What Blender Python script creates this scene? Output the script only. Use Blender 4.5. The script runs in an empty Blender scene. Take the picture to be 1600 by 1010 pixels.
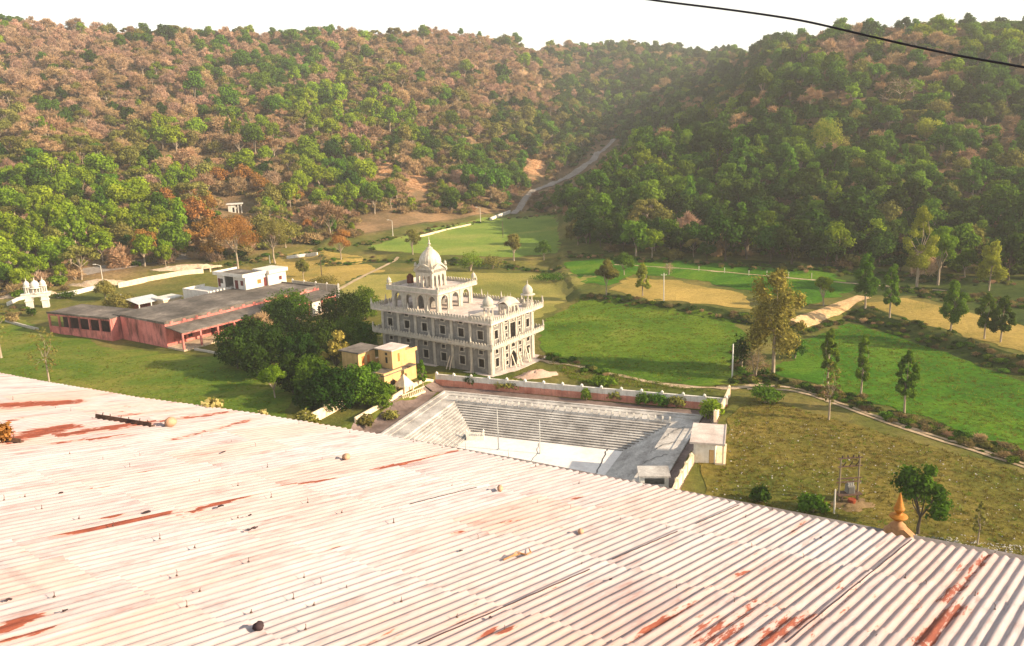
import bpy, bmesh, math, random
import numpy as np
from mathutils import Vector, Matrix
from mathutils.geometry import delaunay_2d_cdt

random.seed(7); RNG = np.random.default_rng(7)
SC = bpy.context.scene; COL = SC.collection
R = math.radians
# ------------------------------------------------------------------ camera
F, HZ, ROLL, CH = 1290.0, 190.0, R(2.0), 44.0
PT = math.atan((505 - HZ) / F)
cR, sR, cP, sP = math.cos(ROLL), math.sin(ROLL), math.cos(PT), math.sin(PT)

def ray(u, v):
    qx, qy = (u - 800) / F, (505 - v) / F
    x = cR * qx + sR * qy; y = -sR * qx + cR * qy
    return np.array([x, cP + y * sP, y * cP - sP])

def at(u, v, z=0.0):
    r = ray(u, v); t = (z - CH) / r[2]
    return np.array([r[0] * t, r[1] * t, z])

def proj(P):
    x, y, z = P[0], P[1], P[2] - CH
    zc = y * cP - z * sP; yc = y * sP + z * cP
    qx, qy = F * x / zc, F * yc / zc
    return 800 + cR * qx - sR * qy, 505 - (sR * qx + cR * qy)

def top_z(P, v):
    """height whose projection above P meets picture row v"""
    lo, hi = P[2], P[2] + 60
    for _ in range(40):
        m = (lo + hi) / 2
        if proj((P[0], P[1], m))[1] > v: lo = m
        else: hi = m
    return lo

cam = bpy.data.cameras.new('camera'); cam_o = bpy.data.objects.new('camera', cam); COL.objects.link(cam_o)
cam.sensor_width = 36; cam.lens = F * 36 / 1600; cam.clip_start = 0.1; cam.clip_end = 6000
cam_o.matrix_world = Matrix.Translation((0, 0, CH)) @ Matrix.Rotation(math.pi / 2 - PT, 4, 'X') @ Matrix.Rotation(-ROLL, 4, 'Z')
SC.camera = cam_o

# ------------------------------------------------------------------ object helpers
def tag(o, label=None, cat=None, group=None, kind=None):
    if label: o['label'] = label
    if cat: o['category'] = cat
    if group: o['group'] = group
    if kind: o['kind'] = kind
    return o

def empty(name, loc=(0, 0, 0), rz=0.0, label=None, cat=None, group=None):
    o = bpy.data.objects.new(name, None); COL.objects.link(o)
    o.location = tuple(map(float, loc)); o.rotation_euler = (0, 0, rz); o.empty_display_size = .3
    return tag(o, label, cat, group)

def clone(o, parent=None):
    c = o.copy(); COL.objects.link(c); c.parent = parent
    for ch in o.children: clone(ch, c)
    return c

class MB:
    def __init__(s): s.v = []; s.f = []; s.m = []; s.sm = []
    def add(s, vs, fs, mat=0, smooth=False):
        b = len(s.v); s.v.extend([tuple(map(float, p)) for p in vs])
        for f in fs:
            s.f.append([i + b for i in f]); s.m.append(mat); s.sm.append(smooth)
    def box(s, x0, x1, y0, y1, z0, z1, mat=0):
        s.add([(x0, y0, z0), (x1, y0, z0), (x1, y1, z0), (x0, y1, z0), (x0, y0, z1), (x1, y0, z1), (x1, y1, z1), (x0, y1, z1)],
              [(3, 2, 1, 0), (4, 5, 6, 7), (0, 1, 5, 4), (1, 2, 6, 5), (2, 3, 7, 6), (3, 0, 4, 7)], mat)
    def obox(s, O, U, V, N, u0, u1, v0, v1, n0, n1, mat=0):
        O, U, V, N = (np.array(a, float) for a in (O, U, V, N))
        P = [O + U * a + V * b + N * c for c in (n0, n1) for a, b in ((u0, v0), (u1, v0), (u1, v1), (u0, v1))]
        s.add(P, [(3, 2, 1, 0), (4, 5, 6, 7), (0, 1, 5, 4), (1, 2, 6, 5), (2, 3, 7, 6), (3, 0, 4, 7)], mat)
    def extrude(s, pts, vec, mat=0):
        n = len(pts); vec = np.array(vec, float); P = [np.array(p, float) for p in pts]; Q = [p + vec for p in P]
        s.add(P + Q, [list(range(n))[::-1], list(range(n, 2 * n))] + [(i, (i + 1) % n, n + (i + 1) % n, n + i) for i in range(n)], mat)
    def tube(s, p, q, r0, r1=None, n=6, mat=0, caps=True, smooth=True):
        r1 = r0 if r1 is None else r1
        p, q = Vector(p), Vector(q); d = (q - p)
        if d.length < 1e-6: return
        d.normalize(); a = d.orthogonal().normalized(); b = d.cross(a)
        vs = []
        for c, r in ((p, r0), (q, r1)):
            for i in range(n):
                t = 2 * math.pi * i / n; vs.append(c + (a * math.cos(t) + b * math.sin(t)) * r)
        s.add(vs, [(i, (i + 1) % n, n + (i + 1) % n, n + i) for i in range(n)], mat, smooth)
        if caps: s.add(vs, [list(range(n))[::-1], list(range(n, 2 * n))], mat)
    def path(s, pts, rad, n=6, mat=0):
        for i in range(len(pts) - 1): s.tube(pts[i], pts[i + 1], rad if np.isscalar(rad) else rad[i], rad if np.isscalar(rad) else rad[i + 1], n, mat)
    def lathe(s, prof, n=20, c=(0, 0, 0), mat=0, ribs=0, rib=0.0, smooth=True, rot=0.0):
        vs = []
        for r, z in prof:
            for i in range(n):
                t = 2 * math.pi * i / n + rot; k = r * (1 + rib * (abs(math.cos(ribs * t / 2)) - .6)) if ribs else r
                vs.append((c[0] + k * math.cos(t), c[1] + k * math.sin(t), c[2] + z))
        m = len(prof)
        s.add(vs, [(j * n + i, j * n + (i + 1) % n, (j + 1) * n + (i + 1) % n, (j + 1) * n + i) for j in range(m - 1) for i in range(n)], mat, smooth)
        s.add(vs, [list(range(n))[::-1], list(range((m - 1) * n, m * n))], mat)
    def panel(s, O, U, N, W, H, t, ops=(), mat=0, z0=0.0):
        """wall of width W from z0 to H, thickness t inwards (-N), real openings ops = (u0,u1,v0,v1)"""
        V = (0, 0, 1)
        xs = sorted({0, W, *[o[0] for o in ops], *[o[1] for o in ops]}); zs = sorted({z0, H, *[o[2] for o in ops], *[o[3] for o in ops]})
        for i in range(len(xs) - 1):
            run = None
            for j in range(len(zs) - 1):
                cx, cz = (xs[i] + xs[i + 1]) / 2, (zs[j] + zs[j + 1]) / 2
                solid = not any(o[0] < cx < o[1] and o[2] < cz < o[3] for o in ops)
                if solid: run = (run[0] if run else zs[j], zs[j + 1])
                if run and (not solid or j == len(zs) - 2):
                    s.obox(O, U, V, N, xs[i], xs[i + 1], run[0], run[1], -t, 0, mat); run = None
    def build(s, name, mats, parent=None, loc=None, rz=None, link=True):
        me = bpy.data.meshes.new(name); me.from_pydata(s.v, [], s.f)
        for m in (mats if isinstance(mats, (list, tuple)) else [mats]): me.materials.append(m)
        me.polygons.foreach_set('material_index', s.m); me.polygons.foreach_set('use_smooth', s.sm)
        me.update(); o = bpy.data.objects.new(name, me)
        if link: COL.objects.link(o)
        if parent: o.parent = parent
        if loc is not None: o.location = tuple(map(float, loc))
        if rz is not None: o.rotation_euler = (0, 0, rz)
        return o

def np_mesh(name, V, Fq, mats, midx=None, tone=None, smooth=False):
    """fast mesh from numpy arrays; Fq (n,k) faces"""
    me = bpy.data.meshes.new(name); nV, nF, k = len(V), len(Fq), Fq.shape[1]
    me.vertices.add(nV); me.vertices.foreach_set('co', np.asarray(V, np.float32).ravel())
    me.loops.add(nF * k); me.loops.foreach_set('vertex_index', np.asarray(Fq, np.int32).ravel())
    me.polygons.add(nF); me.polygons.foreach_set('loop_start', np.arange(0, nF * k, k, dtype=np.int32))
    for m in mats: me.materials.append(m)
    if midx is not None: me.polygons.foreach_set('material_index', np.asarray(midx, np.int32))
    if smooth: me.polygons.foreach_set('use_smooth', np.ones(nF, bool))
    me.update(calc_edges=True)
    if tone is not None:
        at_ = me.attributes.new('tone', 'FLOAT', 'FACE'); at_.data.foreach_set('value', np.asarray(tone, np.float32))
    return me

# ------------------------------------------------------------------ materials
def new_mat(name):
    m = bpy.data.materials.new(name); m.use_nodes = True; nt = m.node_tree; nt.nodes.clear(); return m, nt

def nd(nt, typ, **kw):
    n = nt.nodes.new(typ)
    for k, v in kw.items():
        if k.startswith('_'): setattr(n, k[1:], v)
        else:
            key = int(k[1:]) if k[0] == 'i' and k[1:].isdigit() else k.replace('__', ' ')
            if isinstance(v, bpy.types.NodeSocket): nt.links.new(v, n.inputs[key])
            else: n.inputs[key].default_value = v
    return n

def ramp(nt, fac, stops, interp='LINEAR'):
    n = nt.nodes.new('ShaderNodeValToRGB'); nt.links.new(fac, n.inputs[0]); cr = n.color_ramp; cr.interpolation = interp
    while len(cr.elements) < len(stops): cr.elements.new(.5)
    for e, (p, c) in zip(cr.elements, stops): e.position = p; e.color = (*c, 1) if len(c) == 3 else c
    return n.outputs[0]

def c3(*c): return (c[0], c[1], c[2], 1.0)

def surf(name, cols, scale=1.0, detail=6, rough=.85, bump=0.0, bscale=None, fine=None, stretch=None, spec=.2, streak=None):
    """diffuse surface coloured by noise; cols = ramp stops; fine = (scale, amount) second grain; streak = (colour, amount) vertical run marks"""
    m, nt = new_mat(name)
    tc = nd(nt, 'ShaderNodeTexCoord').outputs['Object']
    if stretch: tc = nd(nt, 'ShaderNodeMapping', Vector=tc, Scale=stretch).outputs[0]
    n1 = nd(nt, 'ShaderNodeTexNoise', Vector=tc, Scale=scale, Detail=detail, Roughness=.62)
    c = ramp(nt, n1.outputs[0], cols)
    if fine:
        n2 = nd(nt, 'ShaderNodeTexNoise', Vector=tc, Scale=fine[0], Detail=4, Roughness=.7)
        g = ramp(nt, n2.outputs[0], [(.3, (1 - fine[1],) * 3), (.7, (1 + fine[1],) * 3)])
        c = nd(nt, 'ShaderNodeMix', _data_type='RGBA', _blend_type='MULTIPLY', i0=1.0, i6=c, i7=g).outputs[2]
    if streak:
        mp = nd(nt, 'ShaderNodeMapping', Vector=tc, Scale=((streak[2] if len(streak) > 2 else 1.6),) * 2 + (.12,)).outputs[0]
        n3 = nd(nt, 'ShaderNodeTexNoise', Vector=mp, Scale=1.0, Detail=5, Roughness=.7)
        f = ramp(nt, n3.outputs[0], [(.48, (0, 0, 0)), (.68, (streak[1],) * 3)])
        c = nd(nt, 'ShaderNodeMix', _data_type='RGBA', i0=f, i6=c, i7=c3(*streak[0])).outputs[2]
    b = nd(nt, 'ShaderNodeBsdfPrincipled', Base__Color=c, Roughness=rough); b.inputs['Specular IOR Level'].default_value = spec
    if bump:
        nb = nd(nt, 'ShaderNodeTexNoise', Vector=tc, Scale=bscale or scale * 6, Detail=5)
        nt.links.new(nd(nt, 'ShaderNodeBump', Height=nb.outputs[0], Strength=bump, Distance=.1).outputs[0], b.inputs['Normal'])
    nt.links.new(b.outputs[0], nd(nt, 'ShaderNodeOutputMaterial').inputs[0]); return m

def flat2(name, c, var=.15, scale=3, **kw):
    a = tuple(x * (1 - var) for x in c); b = tuple(min(1, x * (1 + var)) for x in c)
    return surf(name, [(.3, a), (.7, b)], scale, **kw)

def foliage(name, dark, lite, trans=.28, hue=.03, val=.35):
    m, nt = new_mat(name)
    tn = nd(nt, 'ShaderNodeAttribute', _attribute_name='tone').outputs['Fac']
    c = ramp(nt, tn, [(0, dark), (1, lite)])
    rnd = nd(nt, 'ShaderNodeObjectInfo').outputs['Random']
    h = nd(nt, 'ShaderNodeMapRange', Value=rnd, i3=.5 - hue, i4=.5 + hue).outputs[0]
    r2 = nd(nt, 'ShaderNodeMath', _operation='FRACT', i0=nd(nt, 'ShaderNodeMath', _operation='MULTIPLY', i0=rnd, i1=17.31).outputs[0]).outputs[0]
    v = nd(nt, 'ShaderNodeMapRange', Value=r2, i3=1 - val, i4=1 + val).outputs[0]
    c = nd(nt, 'ShaderNodeHueSaturation', Hue=h, Value=v, Color=c).outputs[0]
    d = nd(nt, 'ShaderNodeBsdfDiffuse', Color=c); t = nd(nt, 'ShaderNodeBsdfTranslucent', Color=c)
    mx = nd(nt, 'ShaderNodeMixShader', i0=trans, i1=d.outputs[0], i2=t.outputs[0])
    nt.links.new(mx.outputs[0], nd(nt, 'ShaderNodeOutputMaterial').inputs[0]); return m

M = {}
M['white'] = surf('white_limewash', [(.3, (.55, .50, .43)), (.6, (.70, .66, .60))], 1.2, fine=(9, .08), streak=((.42, .38, .33), .5))
M['cream'] = surf('cream_plaster', [(.3, (.66, .50, .33)), (.65, (.80, .66, .47))], 1.3, fine=(8, .1), streak=((.5, .38, .25), .5))
M['cement'] = surf('grey_cement_render', [(.25, (.13, .122, .112)), (.5, (.215, .2, .182)), (.75, (.33, .31, .28))], .9, fine=(7, .2), streak=((.11, .10, .09), .75, .9), bump=.15)
M['trim'] = surf('pale_trim', [(.3, (.35, .31, .255)), (.65, (.52, .47, .39))], 1.5, fine=(9, .1), streak=((.34, .32, .3), .45))
M['roofdeck'] = surf('roof_deck', [(.3, (.42, .34, .30)), (.6, (.62, .53, .47)), (.8, (.7, .62, .56))], .5, fine=(4, .12))
M['oldroof'] = surf('stained_flat_roof', [(.28, (.05, .043, .036)), (.48, (.115, .098, .082)), (.62, (.19, .16, .135)), (.78, (.33, .285, .24))], .16, fine=(1.2, .35), detail=8)
M['pink'] = surf('faded_pink_wall', [(.3, (.40, .11, .09)), (.6, (.66, .22, .19))], .22, fine=(5, .15), streak=((.07, .035, .03), .92, .45))
M['pinkwall'] = surf('red_boundary_wall', [(.3, (.42, .14, .09)), (.6, (.64, .28, .20))], .6, fine=(5, .18), streak=((.24, .12, .09), .6))
M['yellow'] = surf('yellow_paint_wall', [(.3, (.52, .32, .13)), (.6, (.64, .42, .19))], 1.0, fine=(7, .08), streak=((.4, .26, .1), .5))
M['bay_shade'] = surf('shade_dark_plaster', [(.3, (.03, .018, .015)), (.7, (.10, .05, .04))], .6)  # shade inside the open bays, put into the back wall's colour
M['dark'] = flat2('dark_opening_pane', (.016, .013, .012), .3, rough=.35, spec=.4)
M['orange'] = flat2('orange_door_paint', (.55, .17, .04), .2)
M['maroon'] = flat2('maroon_door_paint', (.13, .03, .025), .2)
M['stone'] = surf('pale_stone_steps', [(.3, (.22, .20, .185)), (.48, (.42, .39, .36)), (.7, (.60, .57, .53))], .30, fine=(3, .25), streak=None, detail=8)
M['riser'] = surf('dark_step_risers', [(.3, (.10, .095, .09)), (.5, (.24, .225, .21)), (.7, (.44, .41, .38))], .45, fine=(3, .3))  # mottled grey, darker than the treads
M['tankfloor'] = surf('tank_floor_concrete', [(.3, (.62, .56, .52)), (.65, (.80, .76, .72))], .12, fine=(1.2, .1))
M['pave'] = surf('dark_paved_walk', [(.3, (.10, .07, .06)), (.6, (.22, .16, .14))], .3, fine=(3, .25))
M['iron'] = surf('weathered_iron', [(.35, (.05, .035, .03)), (.65, (.16, .09, .06))], 4)
M['galv'] = flat2('galvanised_pole', (.42, .42, .40), .15)
M['conc_pole'] = flat2('concrete_pole', (.50, .45, .38), .15)
M['tin'] = surf('tin_sheet', [(.3, (.40, .42, .44)), (.7, (.60, .62, .63))], 1.5, rough=.5, spec=.5)
M['brownplastic'] = flat2('brown_tank', (.10, .035, .022), .2)
M['wood'] = surf('pale_timber', [(.3, (.42, .33, .24)), (.7, (.68, .58, .46))], 5)
M['rubble'] = surf('loose_rubble', [(.3, (.34, .24, .16)), (.7, (.62, .48, .34))], 1.2, fine=(4, .3), bump=.6)
M['soil'] = surf('bare_orange_soil', [(.3, (.36, .17, .07)), (.7, (.62, .36, .18))], .35, fine=(2, .3), bump=.5)
M['gold'] = surf('ochre_painted_finial', [(.3, (.30, .11, .018)), (.7, (.42, .19, .035))], 6, rough=.6, fine=(30, .2))
M['ochre'] = surf('ochre_plaster', [(.3, (.28, .14, .06)), (.7, (.42, .24, .12))], 4, fine=(18, .2))
M['greycon'] = surf('grey_gutter_concrete', [(.3, (.13, .11, .105)), (.7, (.24, .21, .20))], 2.5, fine=(20, .2))
M['boulder'] = surf('round_brown_stone', [(.3, (.36, .20, .12)), (.7, (.55, .33, .21))], 6, fine=(40, .15))
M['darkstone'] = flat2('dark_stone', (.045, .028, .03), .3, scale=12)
M['bark'] = surf('pale_bark', [(.35, (.20, .15, .10)), (.65, (.42, .34, .25))], 3, stretch=(1, 1, .25))
M['darkbark'] = surf('dark_bark', [(.35, (.05, .035, .025)), (.65, (.12, .09, .06))], 3, stretch=(1, 1, .25))
M['twig'] = foliage('bare_twigs_brown', (.22, .14, .07), (.52, .34, .18), .1, .015, .3)
M['twigpink'] = foliage('bare_twigs_pinkish', (.28, .17, .11), (.60, .39, .26), .1, .012, .25)
M['rust'] = foliage('rusty_leaves', (.19, .085, .02), (.42, .22, .06), .25, .012, .25)
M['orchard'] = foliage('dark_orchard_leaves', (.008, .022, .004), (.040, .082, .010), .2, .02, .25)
M['olive'] = foliage('olive_leaves', (.085, .085, .015), (.29, .27, .065), .28, .02, .3)
M['bright'] = foliage('bright_green_leaves', (.085, .14, .008), (.30, .40, .025), .36, .02, .22)
M['mid'] = foliage('mid_green_leaves', (.042, .090, .008), (.15, .255, .022), .34, .02, .3)
M['deep'] = foliage('dark_green_leaves', (.018, .040, .006), (.070, .13, .015), .28, .02, .3)
M['lime'] = foliage('yellow_green_leaves', (.15, .16, .015), (.42, .42, .05), .34, .015, .15)
M['autumn'] = foliage('ochre_leaves', (.10, .09, .012), (.50, .40, .09), .28, .012, .15)
M['scrubby'] = foliage('dry_scrub', (.10, .075, .03), (.30, .22, .09), .15, .02, .3)
M['grass'] = foliage('grass_blades', (.08, .13, .010), (.21, .26, .03), .35, .03, .3)
M['drygrass'] = foliage('dry_grass_blades', (.11, .10, .018), (.27, .20, .05), .35, .02, .3)
# ------------------------------------------------------------------ terrain
def vnoise(x, y, seed=0):
    xi, yi = np.floor(x).astype(np.int64), np.floor(y).astype(np.int64); fx, fy = x - xi, y - yi
    fx, fy = fx * fx * (3 - 2 * fx), fy * fy * (3 - 2 * fy)
    def h(i, j):
        n = (i * 374761393 + j * 668265263 + seed * 974711) & 0x7fffffff
        n = ((n ^ (n >> 13)) * 1274126177) & 0x7fffffff
        return ((n ^ (n >> 16)) & 0xffff) / 65535.0
    return (h(xi, yi) * (1 - fx) + h(xi + 1, yi) * fx) * (1 - fy) + (h(xi, yi + 1) * (1 - fx) + h(xi + 1, yi + 1) * fx) * fy - .5

def fbm(x, y, s, o=4, seed=0):
    r = 0; a = 1.0
    for k in range(o): r = r + a * vnoise(x / s, y / s, seed + k); s /= 2.1; a *= .5
    return r

COLS = [(-900, 560, [(420, 300), (280, 420), (60, 640)]),
        (-300, 500, [(410, 270), (300, 355), (200, 450), (46, 650)]),
        (0, 468, [(400, 262), (300, 345), (200, 440), (110, 545), (50, 640)]),
        (200, 443, [(380, 280), (300, 355), (200, 455), (110, 570), (64, 680)]),
        (400, 405, [(300, 375), (200, 485), (110, 610), (56, 720)]),
        (600, 372, [(300, 400), (200, 515), (110, 650), (52, 740)]),
        (720, 352, [(300, 420), (200, 560), (115, 700), (60, 800)]),
        (800, 338, [(300, 450), (200, 610), (120, 750), (68, 860)]),
        (868, 338, [(300, 450), (230, 590), (180, 740), (120, 860), (74, 960)]),
        (900, 378, [(320, 330), (285, 450), (235, 600), (180, 760), (120, 900), (78, 1000)]),
        (950, 400, [(340, 300), (290, 400), (240, 600), (180, 770), (120, 920), (78, 1020)]),
        (1080, 408, [(340, 292), (280, 350), (225, 440), (180, 600), (130, 820), (82, 1000)]),
        (1145, 411, [(335, 292), (265, 350), (205, 430), (158, 560), (116, 720), (78, 900)]),
        (1200, 413, [(330, 292), (250, 350), (180, 415), (120, 500), (76, 680)]),
        (1300, 420, [(330, 285), (230, 352), (150, 415), (90, 480), (68, 540)]),
        (1450, 432, [(350, 272), (250, 325), (150, 395), (98, 450), (64, 500)]),
        (1600, 440, [(350, 262), (250, 315), (150, 385), (98, 440), (62, 500)]),
        (2000, 440, [(340, 262), (150, 370), (52, 490)]),
        (2900, 430, [(300, 270), (-10, 480)])]
DG = np.arange(0, 1700, 4.0); ZC = []; AC = []; FOOT = []
for u, fv, pts in COLS:
    zf = 1.5
    p = at(u, fv, zf); ds = [0, p[1] * .8, p[1]]; zs = [0, 0, zf]; as_ = [p[0] / p[1]] * 3
    for v, d in pts:
        r = ray(u, v); t = d / r[1]; ds.append(d); zs.append(CH + t * r[2]); as_.append(r[0] / r[1])
    d, z = ds[-1], zs[-1]; ds += [d + 60, d + 260, 1700]; zs += [z - 4, z - 40, z - 60]; as_ += [as_[-1]] * 3
    zz = np.interp(DG, ds, zs); k = np.ones(13) / 13; zm = np.convolve(np.pad(zz, 6, 'edge'), k, 'valid')
    zz = np.where(DG > p[1] + 8, zm, zz); ZC.append(zz); AC.append(np.interp(DG, ds, as_)); FOOT.append(p[1])
ZC, AC, FOOT = np.array(ZC), np.array(AC), np.array(FOOT)

def poly_sd(x, y, P):
    """signed distance to polygon (positive inside)"""
    x, y = np.asarray(x, float), np.asarray(y, float); ins = np.zeros(x.shape, bool); dm = np.full(x.shape, 1e18)
    for i in range(len(P)):
        (x0, y0), (x1, y1) = P[i], P[(i + 1) % len(P)]
        dx, dy = x1 - x0, y1 - y0; L = dx * dx + dy * dy + 1e-12
        t = np.clip(((x - x0) * dx + (y - y0) * dy) / L, 0, 1)
        dm = np.minimum(dm, (x - x0 - t * dx) ** 2 + (y - y0 - t * dy) ** 2)
        c = ((y0 > y) != (y1 > y)) & (x < (x1 - x0) * (y - y0) / (y1 - y0 + 1e-12) + x0); ins ^= c
    return np.where(ins, 1, -1) * np.sqrt(dm)

def pxpoly(pts, z=0.0): return [tuple(at(u, v, z)[:2]) for u, v in pts]
TANK_Z = -1.2
TERR = [(pxpoly([(900, 461), (960, 463), (1050, 474), (1165, 491), (1245, 502), (1330, 478), (1395, 500), (1500, 532), (1620, 572), (1800, 620), (2100, 560), (1900, 390), (1600, 415), (1300, 405), (1080, 396), (950, 390), (880, 385), (866, 420)], 1.8), 1.8, 4.5),
        (pxpoly([(500, 412), (600, 401), (700, 405), (800, 411), (880, 405), (884, 372), (884, 330), (760, 330), (600, 355), (520, 378), (490, 398)], 1.3), 1.3, 4.5)]
# the tank: outer rim A back-left, B back-right, then its two long sides run towards the camera
TA, TB = at(693.7, 612.3, TANK_Z)[:2], at(1098.8, 651, TANK_Z)[:2]
TL, TR_ = at(596.8, 678, TANK_Z)[:2], at(1052, 730, TANK_Z)[:2]
uL, uR = (TL - TA) / np.linalg.norm(TL - TA), (TR_ - TB) / np.linalg.norm(TR_ - TB)
TLEN = 46.0; TD, TE = TA + uL * TLEN, TB + uR * TLEN
def quad_inset(d):
    """rim rectangle A,B,E,D moved inwards by d"""
    Q = [TA, TB, TE, TD]; c = sum(Q) / 4; out = []
    for i in range(4):
        p, q, r = Q[i - 1], Q[i], Q[(i + 1) % 4]
        def nrm(a, b):
            e = (b - a) / np.linalg.norm(b - a); n = np.array([-e[1], e[0]])
            return n if np.dot(c - a, n) > 0 else -n
        n0, n1 = nrm(p, q), nrm(q, r); e0, e1 = q - p, r - q
        A_ = np.array([n0, n1]); out.append(np.linalg.solve(A_, np.array([np.dot(n0, p) + d, np.dot(n1, q) + d])))
    return out
COMP = pxpoly([(683, 599), (1098, 637), (1137, 644), (1118, 660)], TANK_Z) + pxpoly([(1078, 712), (1040, 790)], TANK_Z) + [(22, 60), (-40, 60), (-40, 100)] + pxpoly([(560, 672), (640, 628)], TANK_Z)
HOLE = [tuple(q) for q in quad_inset(.7)]

def H(x, y, noise=True):
    x, y = np.atleast_1d(np.asarray(x, float)), np.atleast_1d(np.asarray(y, float))
    yy = np.maximum(y, 1.0); a = x / yy; j = np.clip(yy / 4.0, 0, len(DG) - 1.001); j0 = j.astype(int); fj = j - j0
    z = np.zeros_like(x); ft = np.zeros_like(x); done = np.zeros(x.shape, bool); K = len(COLS)
    zk = ZC[:, j0] * (1 - fj) + ZC[:, j0 + 1] * fj; ak = AC[:, j0] * (1 - fj) + AC[:, j0 + 1] * fj
    z[:] = zk[-1]; ft[:] = FOOT[-1]; m = a <= ak[0]; z[m] = zk[0][m]; ft[m] = FOOT[0]
    for k in range(K - 1):
        m = (a > ak[k]) & (a <= ak[k + 1]); t = ((a - ak[k]) / (ak[k + 1] - ak[k] + 1e-9))[m]; t = t * t * (3 - 2 * t) * .5 + t * .5
        z[m] = zk[k][m] * (1 - t) + zk[k + 1][m] * t; ft[m] = FOOT[k] * (1 - t) + FOOT[k + 1] * t
    hm = np.clip((yy - ft - 4) / 120, 0, 1)
    if noise:
        z = z + hm * (14 * fbm(x + .25 * y, y - .1 * x, 95, 3, 3) + 4 * fbm(x, y, 26, 3, 9))
        z = z + (1 - hm) * .25 * fbm(x, y, 14, 3, 5)
    for P, h, w in TERR:
        s = poly_sd(x, y, P); t = np.clip(s / w + .5, 0, 1); t = t * t * (3 - 2 * t)
        z = np.where(hm > 0.02, np.maximum(z, h * t), z + h * t)
    flatc = np.clip(poly_sd(x, y, COMP) / .5 + .5, 0, 1); z = z * (1 - flatc) + TANK_Z * flatc
    z = np.where(poly_sd(x, y, HOLE) > 0, -9.0, z)
    return z

def H1(x, y): return float(H([x], [y])[0])

def hit(u, v, zmax=300, far=1300):
    r = ray(u, v); t = np.concatenate([np.arange(40, 420, .5), np.arange(420, far, 1.5)]) / r[1]
    g = CH + t * r[2] - H(r[0] * t, r[1] * t)
    i = int(np.argmax(g < 0))
    if g[i] >= 0: i = len(t) - 1
    elif i:
        k = g[i - 1] / (g[i - 1] - g[i]); tt = t[i - 1] + (t[i] - t[i - 1]) * k
        return np.array([r[0] * tt, r[1] * tt, CH + tt * r[2]])
    return np.array([r[0] * t[i], r[1] * t[i], CH + t[i] * r[2]])

SLIPS = [(652, 284, 30, 26), (838, 257, 22, 24), (602, 264, 14, 14), (465, 338, 16, 8)]
aa = np.concatenate([np.linspace(-2.6, -.95, 60)[:-1], np.linspace(-.95, .9, 600), np.linspace(.9, 2.6, 60)[1:]])
dd = np.concatenate([np.linspace(8, 55, 24)[:-1], np.linspace(55, 275, 330)[:-1], np.linspace(275, 450, 120)[:-1], np.linspace(450, 1600, 210)])
A2, D2 = np.meshgrid(aa, dd); gx, gy = (A2 * D2).ravel(), D2.ravel(); gz = H(gx, gy)
nc, nr = len(aa), len(dd); ii = (np.arange(nr - 1)[:, None] * nc + np.arange(nc - 1)[None, :]).ravel()
me = np_mesh('ground', np.stack([gx, gy, gz], 1), np.stack([ii, ii + 1, ii + nc + 1, ii + nc], 1), [], smooth=True)
ft_all = np.interp(gx / gy, AC[:, 50][np.argsort(AC[:, 50])], FOOT[np.argsort(AC[:, 50])])
hillm = np.clip((gy - ft_all) / 12, 0, 1)
cx = gx; zc_ = gy * cP - (gz - CH) * sP; yc_ = gy * sP + (gz - CH) * cP; qx, qy = F * cx / zc_, F * yc_ / zc_
pu, pv = 800 + cR * qx - sR * qy, 505 - (sR * qx + cR * qy)
slip = np.zeros_like(gx)
for u, v, ru, rv in SLIPS:
    r2 = ((pu - u) / ru) ** 2 + ((pv - v) / rv) ** 2; slip = np.maximum(slip, np.clip(1.15 - r2 + 2.2 * fbm(gx, gy, 7, 3, 2), 0, 1) * (hillm > .5))
for nm, arr in (('hill', hillm), ('slip', slip)):
    a_ = me.attributes.new(nm, 'FLOAT', 'POINT'); a_.data.foreach_set('value', arr.astype(np.float32))
mt, nt = new_mat('open_ground')
tc = nd(nt, 'ShaderNodeTexCoord').outputs['Object']
n1 = nd(nt, 'ShaderNodeTexNoise', Vector=tc, Scale=.06, Detail=8, Roughness=.65).outputs[0]
n2 = nd(nt, 'ShaderNodeTexNoise', Vector=tc, Scale=.9, Detail=6, Roughness=.7).outputs[0]
val_c = ramp(nt, n1, [(.3, (.055, .082, .011)), (.5, (.12, .12, .024)), (.7, (.22, .165, .05))])
hil_c = ramp(nt, n1, [(.3, (.10, .08, .033)), (.5, (.20, .13, .065)), (.7, (.34, .21, .11))])
soil_c = ramp(nt, n2, [(.35, (.13, .065, .028)), (.5, (.34, .17, .075)), (.66, (.62, .40, .24))])
c = nd(nt, 'ShaderNodeMix', _data_type='RGBA', i0=nd(nt, 'ShaderNodeAttribute', _attribute_name='hill').outputs['Fac'], i6=val_c, i7=hil_c).outputs[2]
g = ramp(nt, n2, [(.3, (.62, .62, .62)), (.7, (1.3, 1.3, 1.3))])
c = nd(nt, 'ShaderNodeMix', _data_type='RGBA', _blend_type='MULTIPLY', i0=1.0, i6=c, i7=g).outputs[2]
c = nd(nt, 'ShaderNodeMix', _data_type='RGBA', i0=nd(nt, 'ShaderNodeAttribute', _attribute_name='slip').outputs['Fac'], i6=c, i7=soil_c).outputs[2]
b = nd(nt, 'ShaderNodeBsdfPrincipled', Base__Color=c, Roughness=.95); b.inputs['Specular IOR Level'].default_value = .1
nt.links.new(nd(nt, 'ShaderNodeBump', Height=n2, Strength=.6, Distance=.5).outputs[0], b.inputs['Normal'])
nt.links.new(b.outputs[0], nd(nt, 'ShaderNodeOutputMaterial').inputs[0])
me.materials.append(mt); ground = bpy.data.objects.new('ground', me); COL.objects.link(ground); tag(ground, kind='structure')

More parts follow.
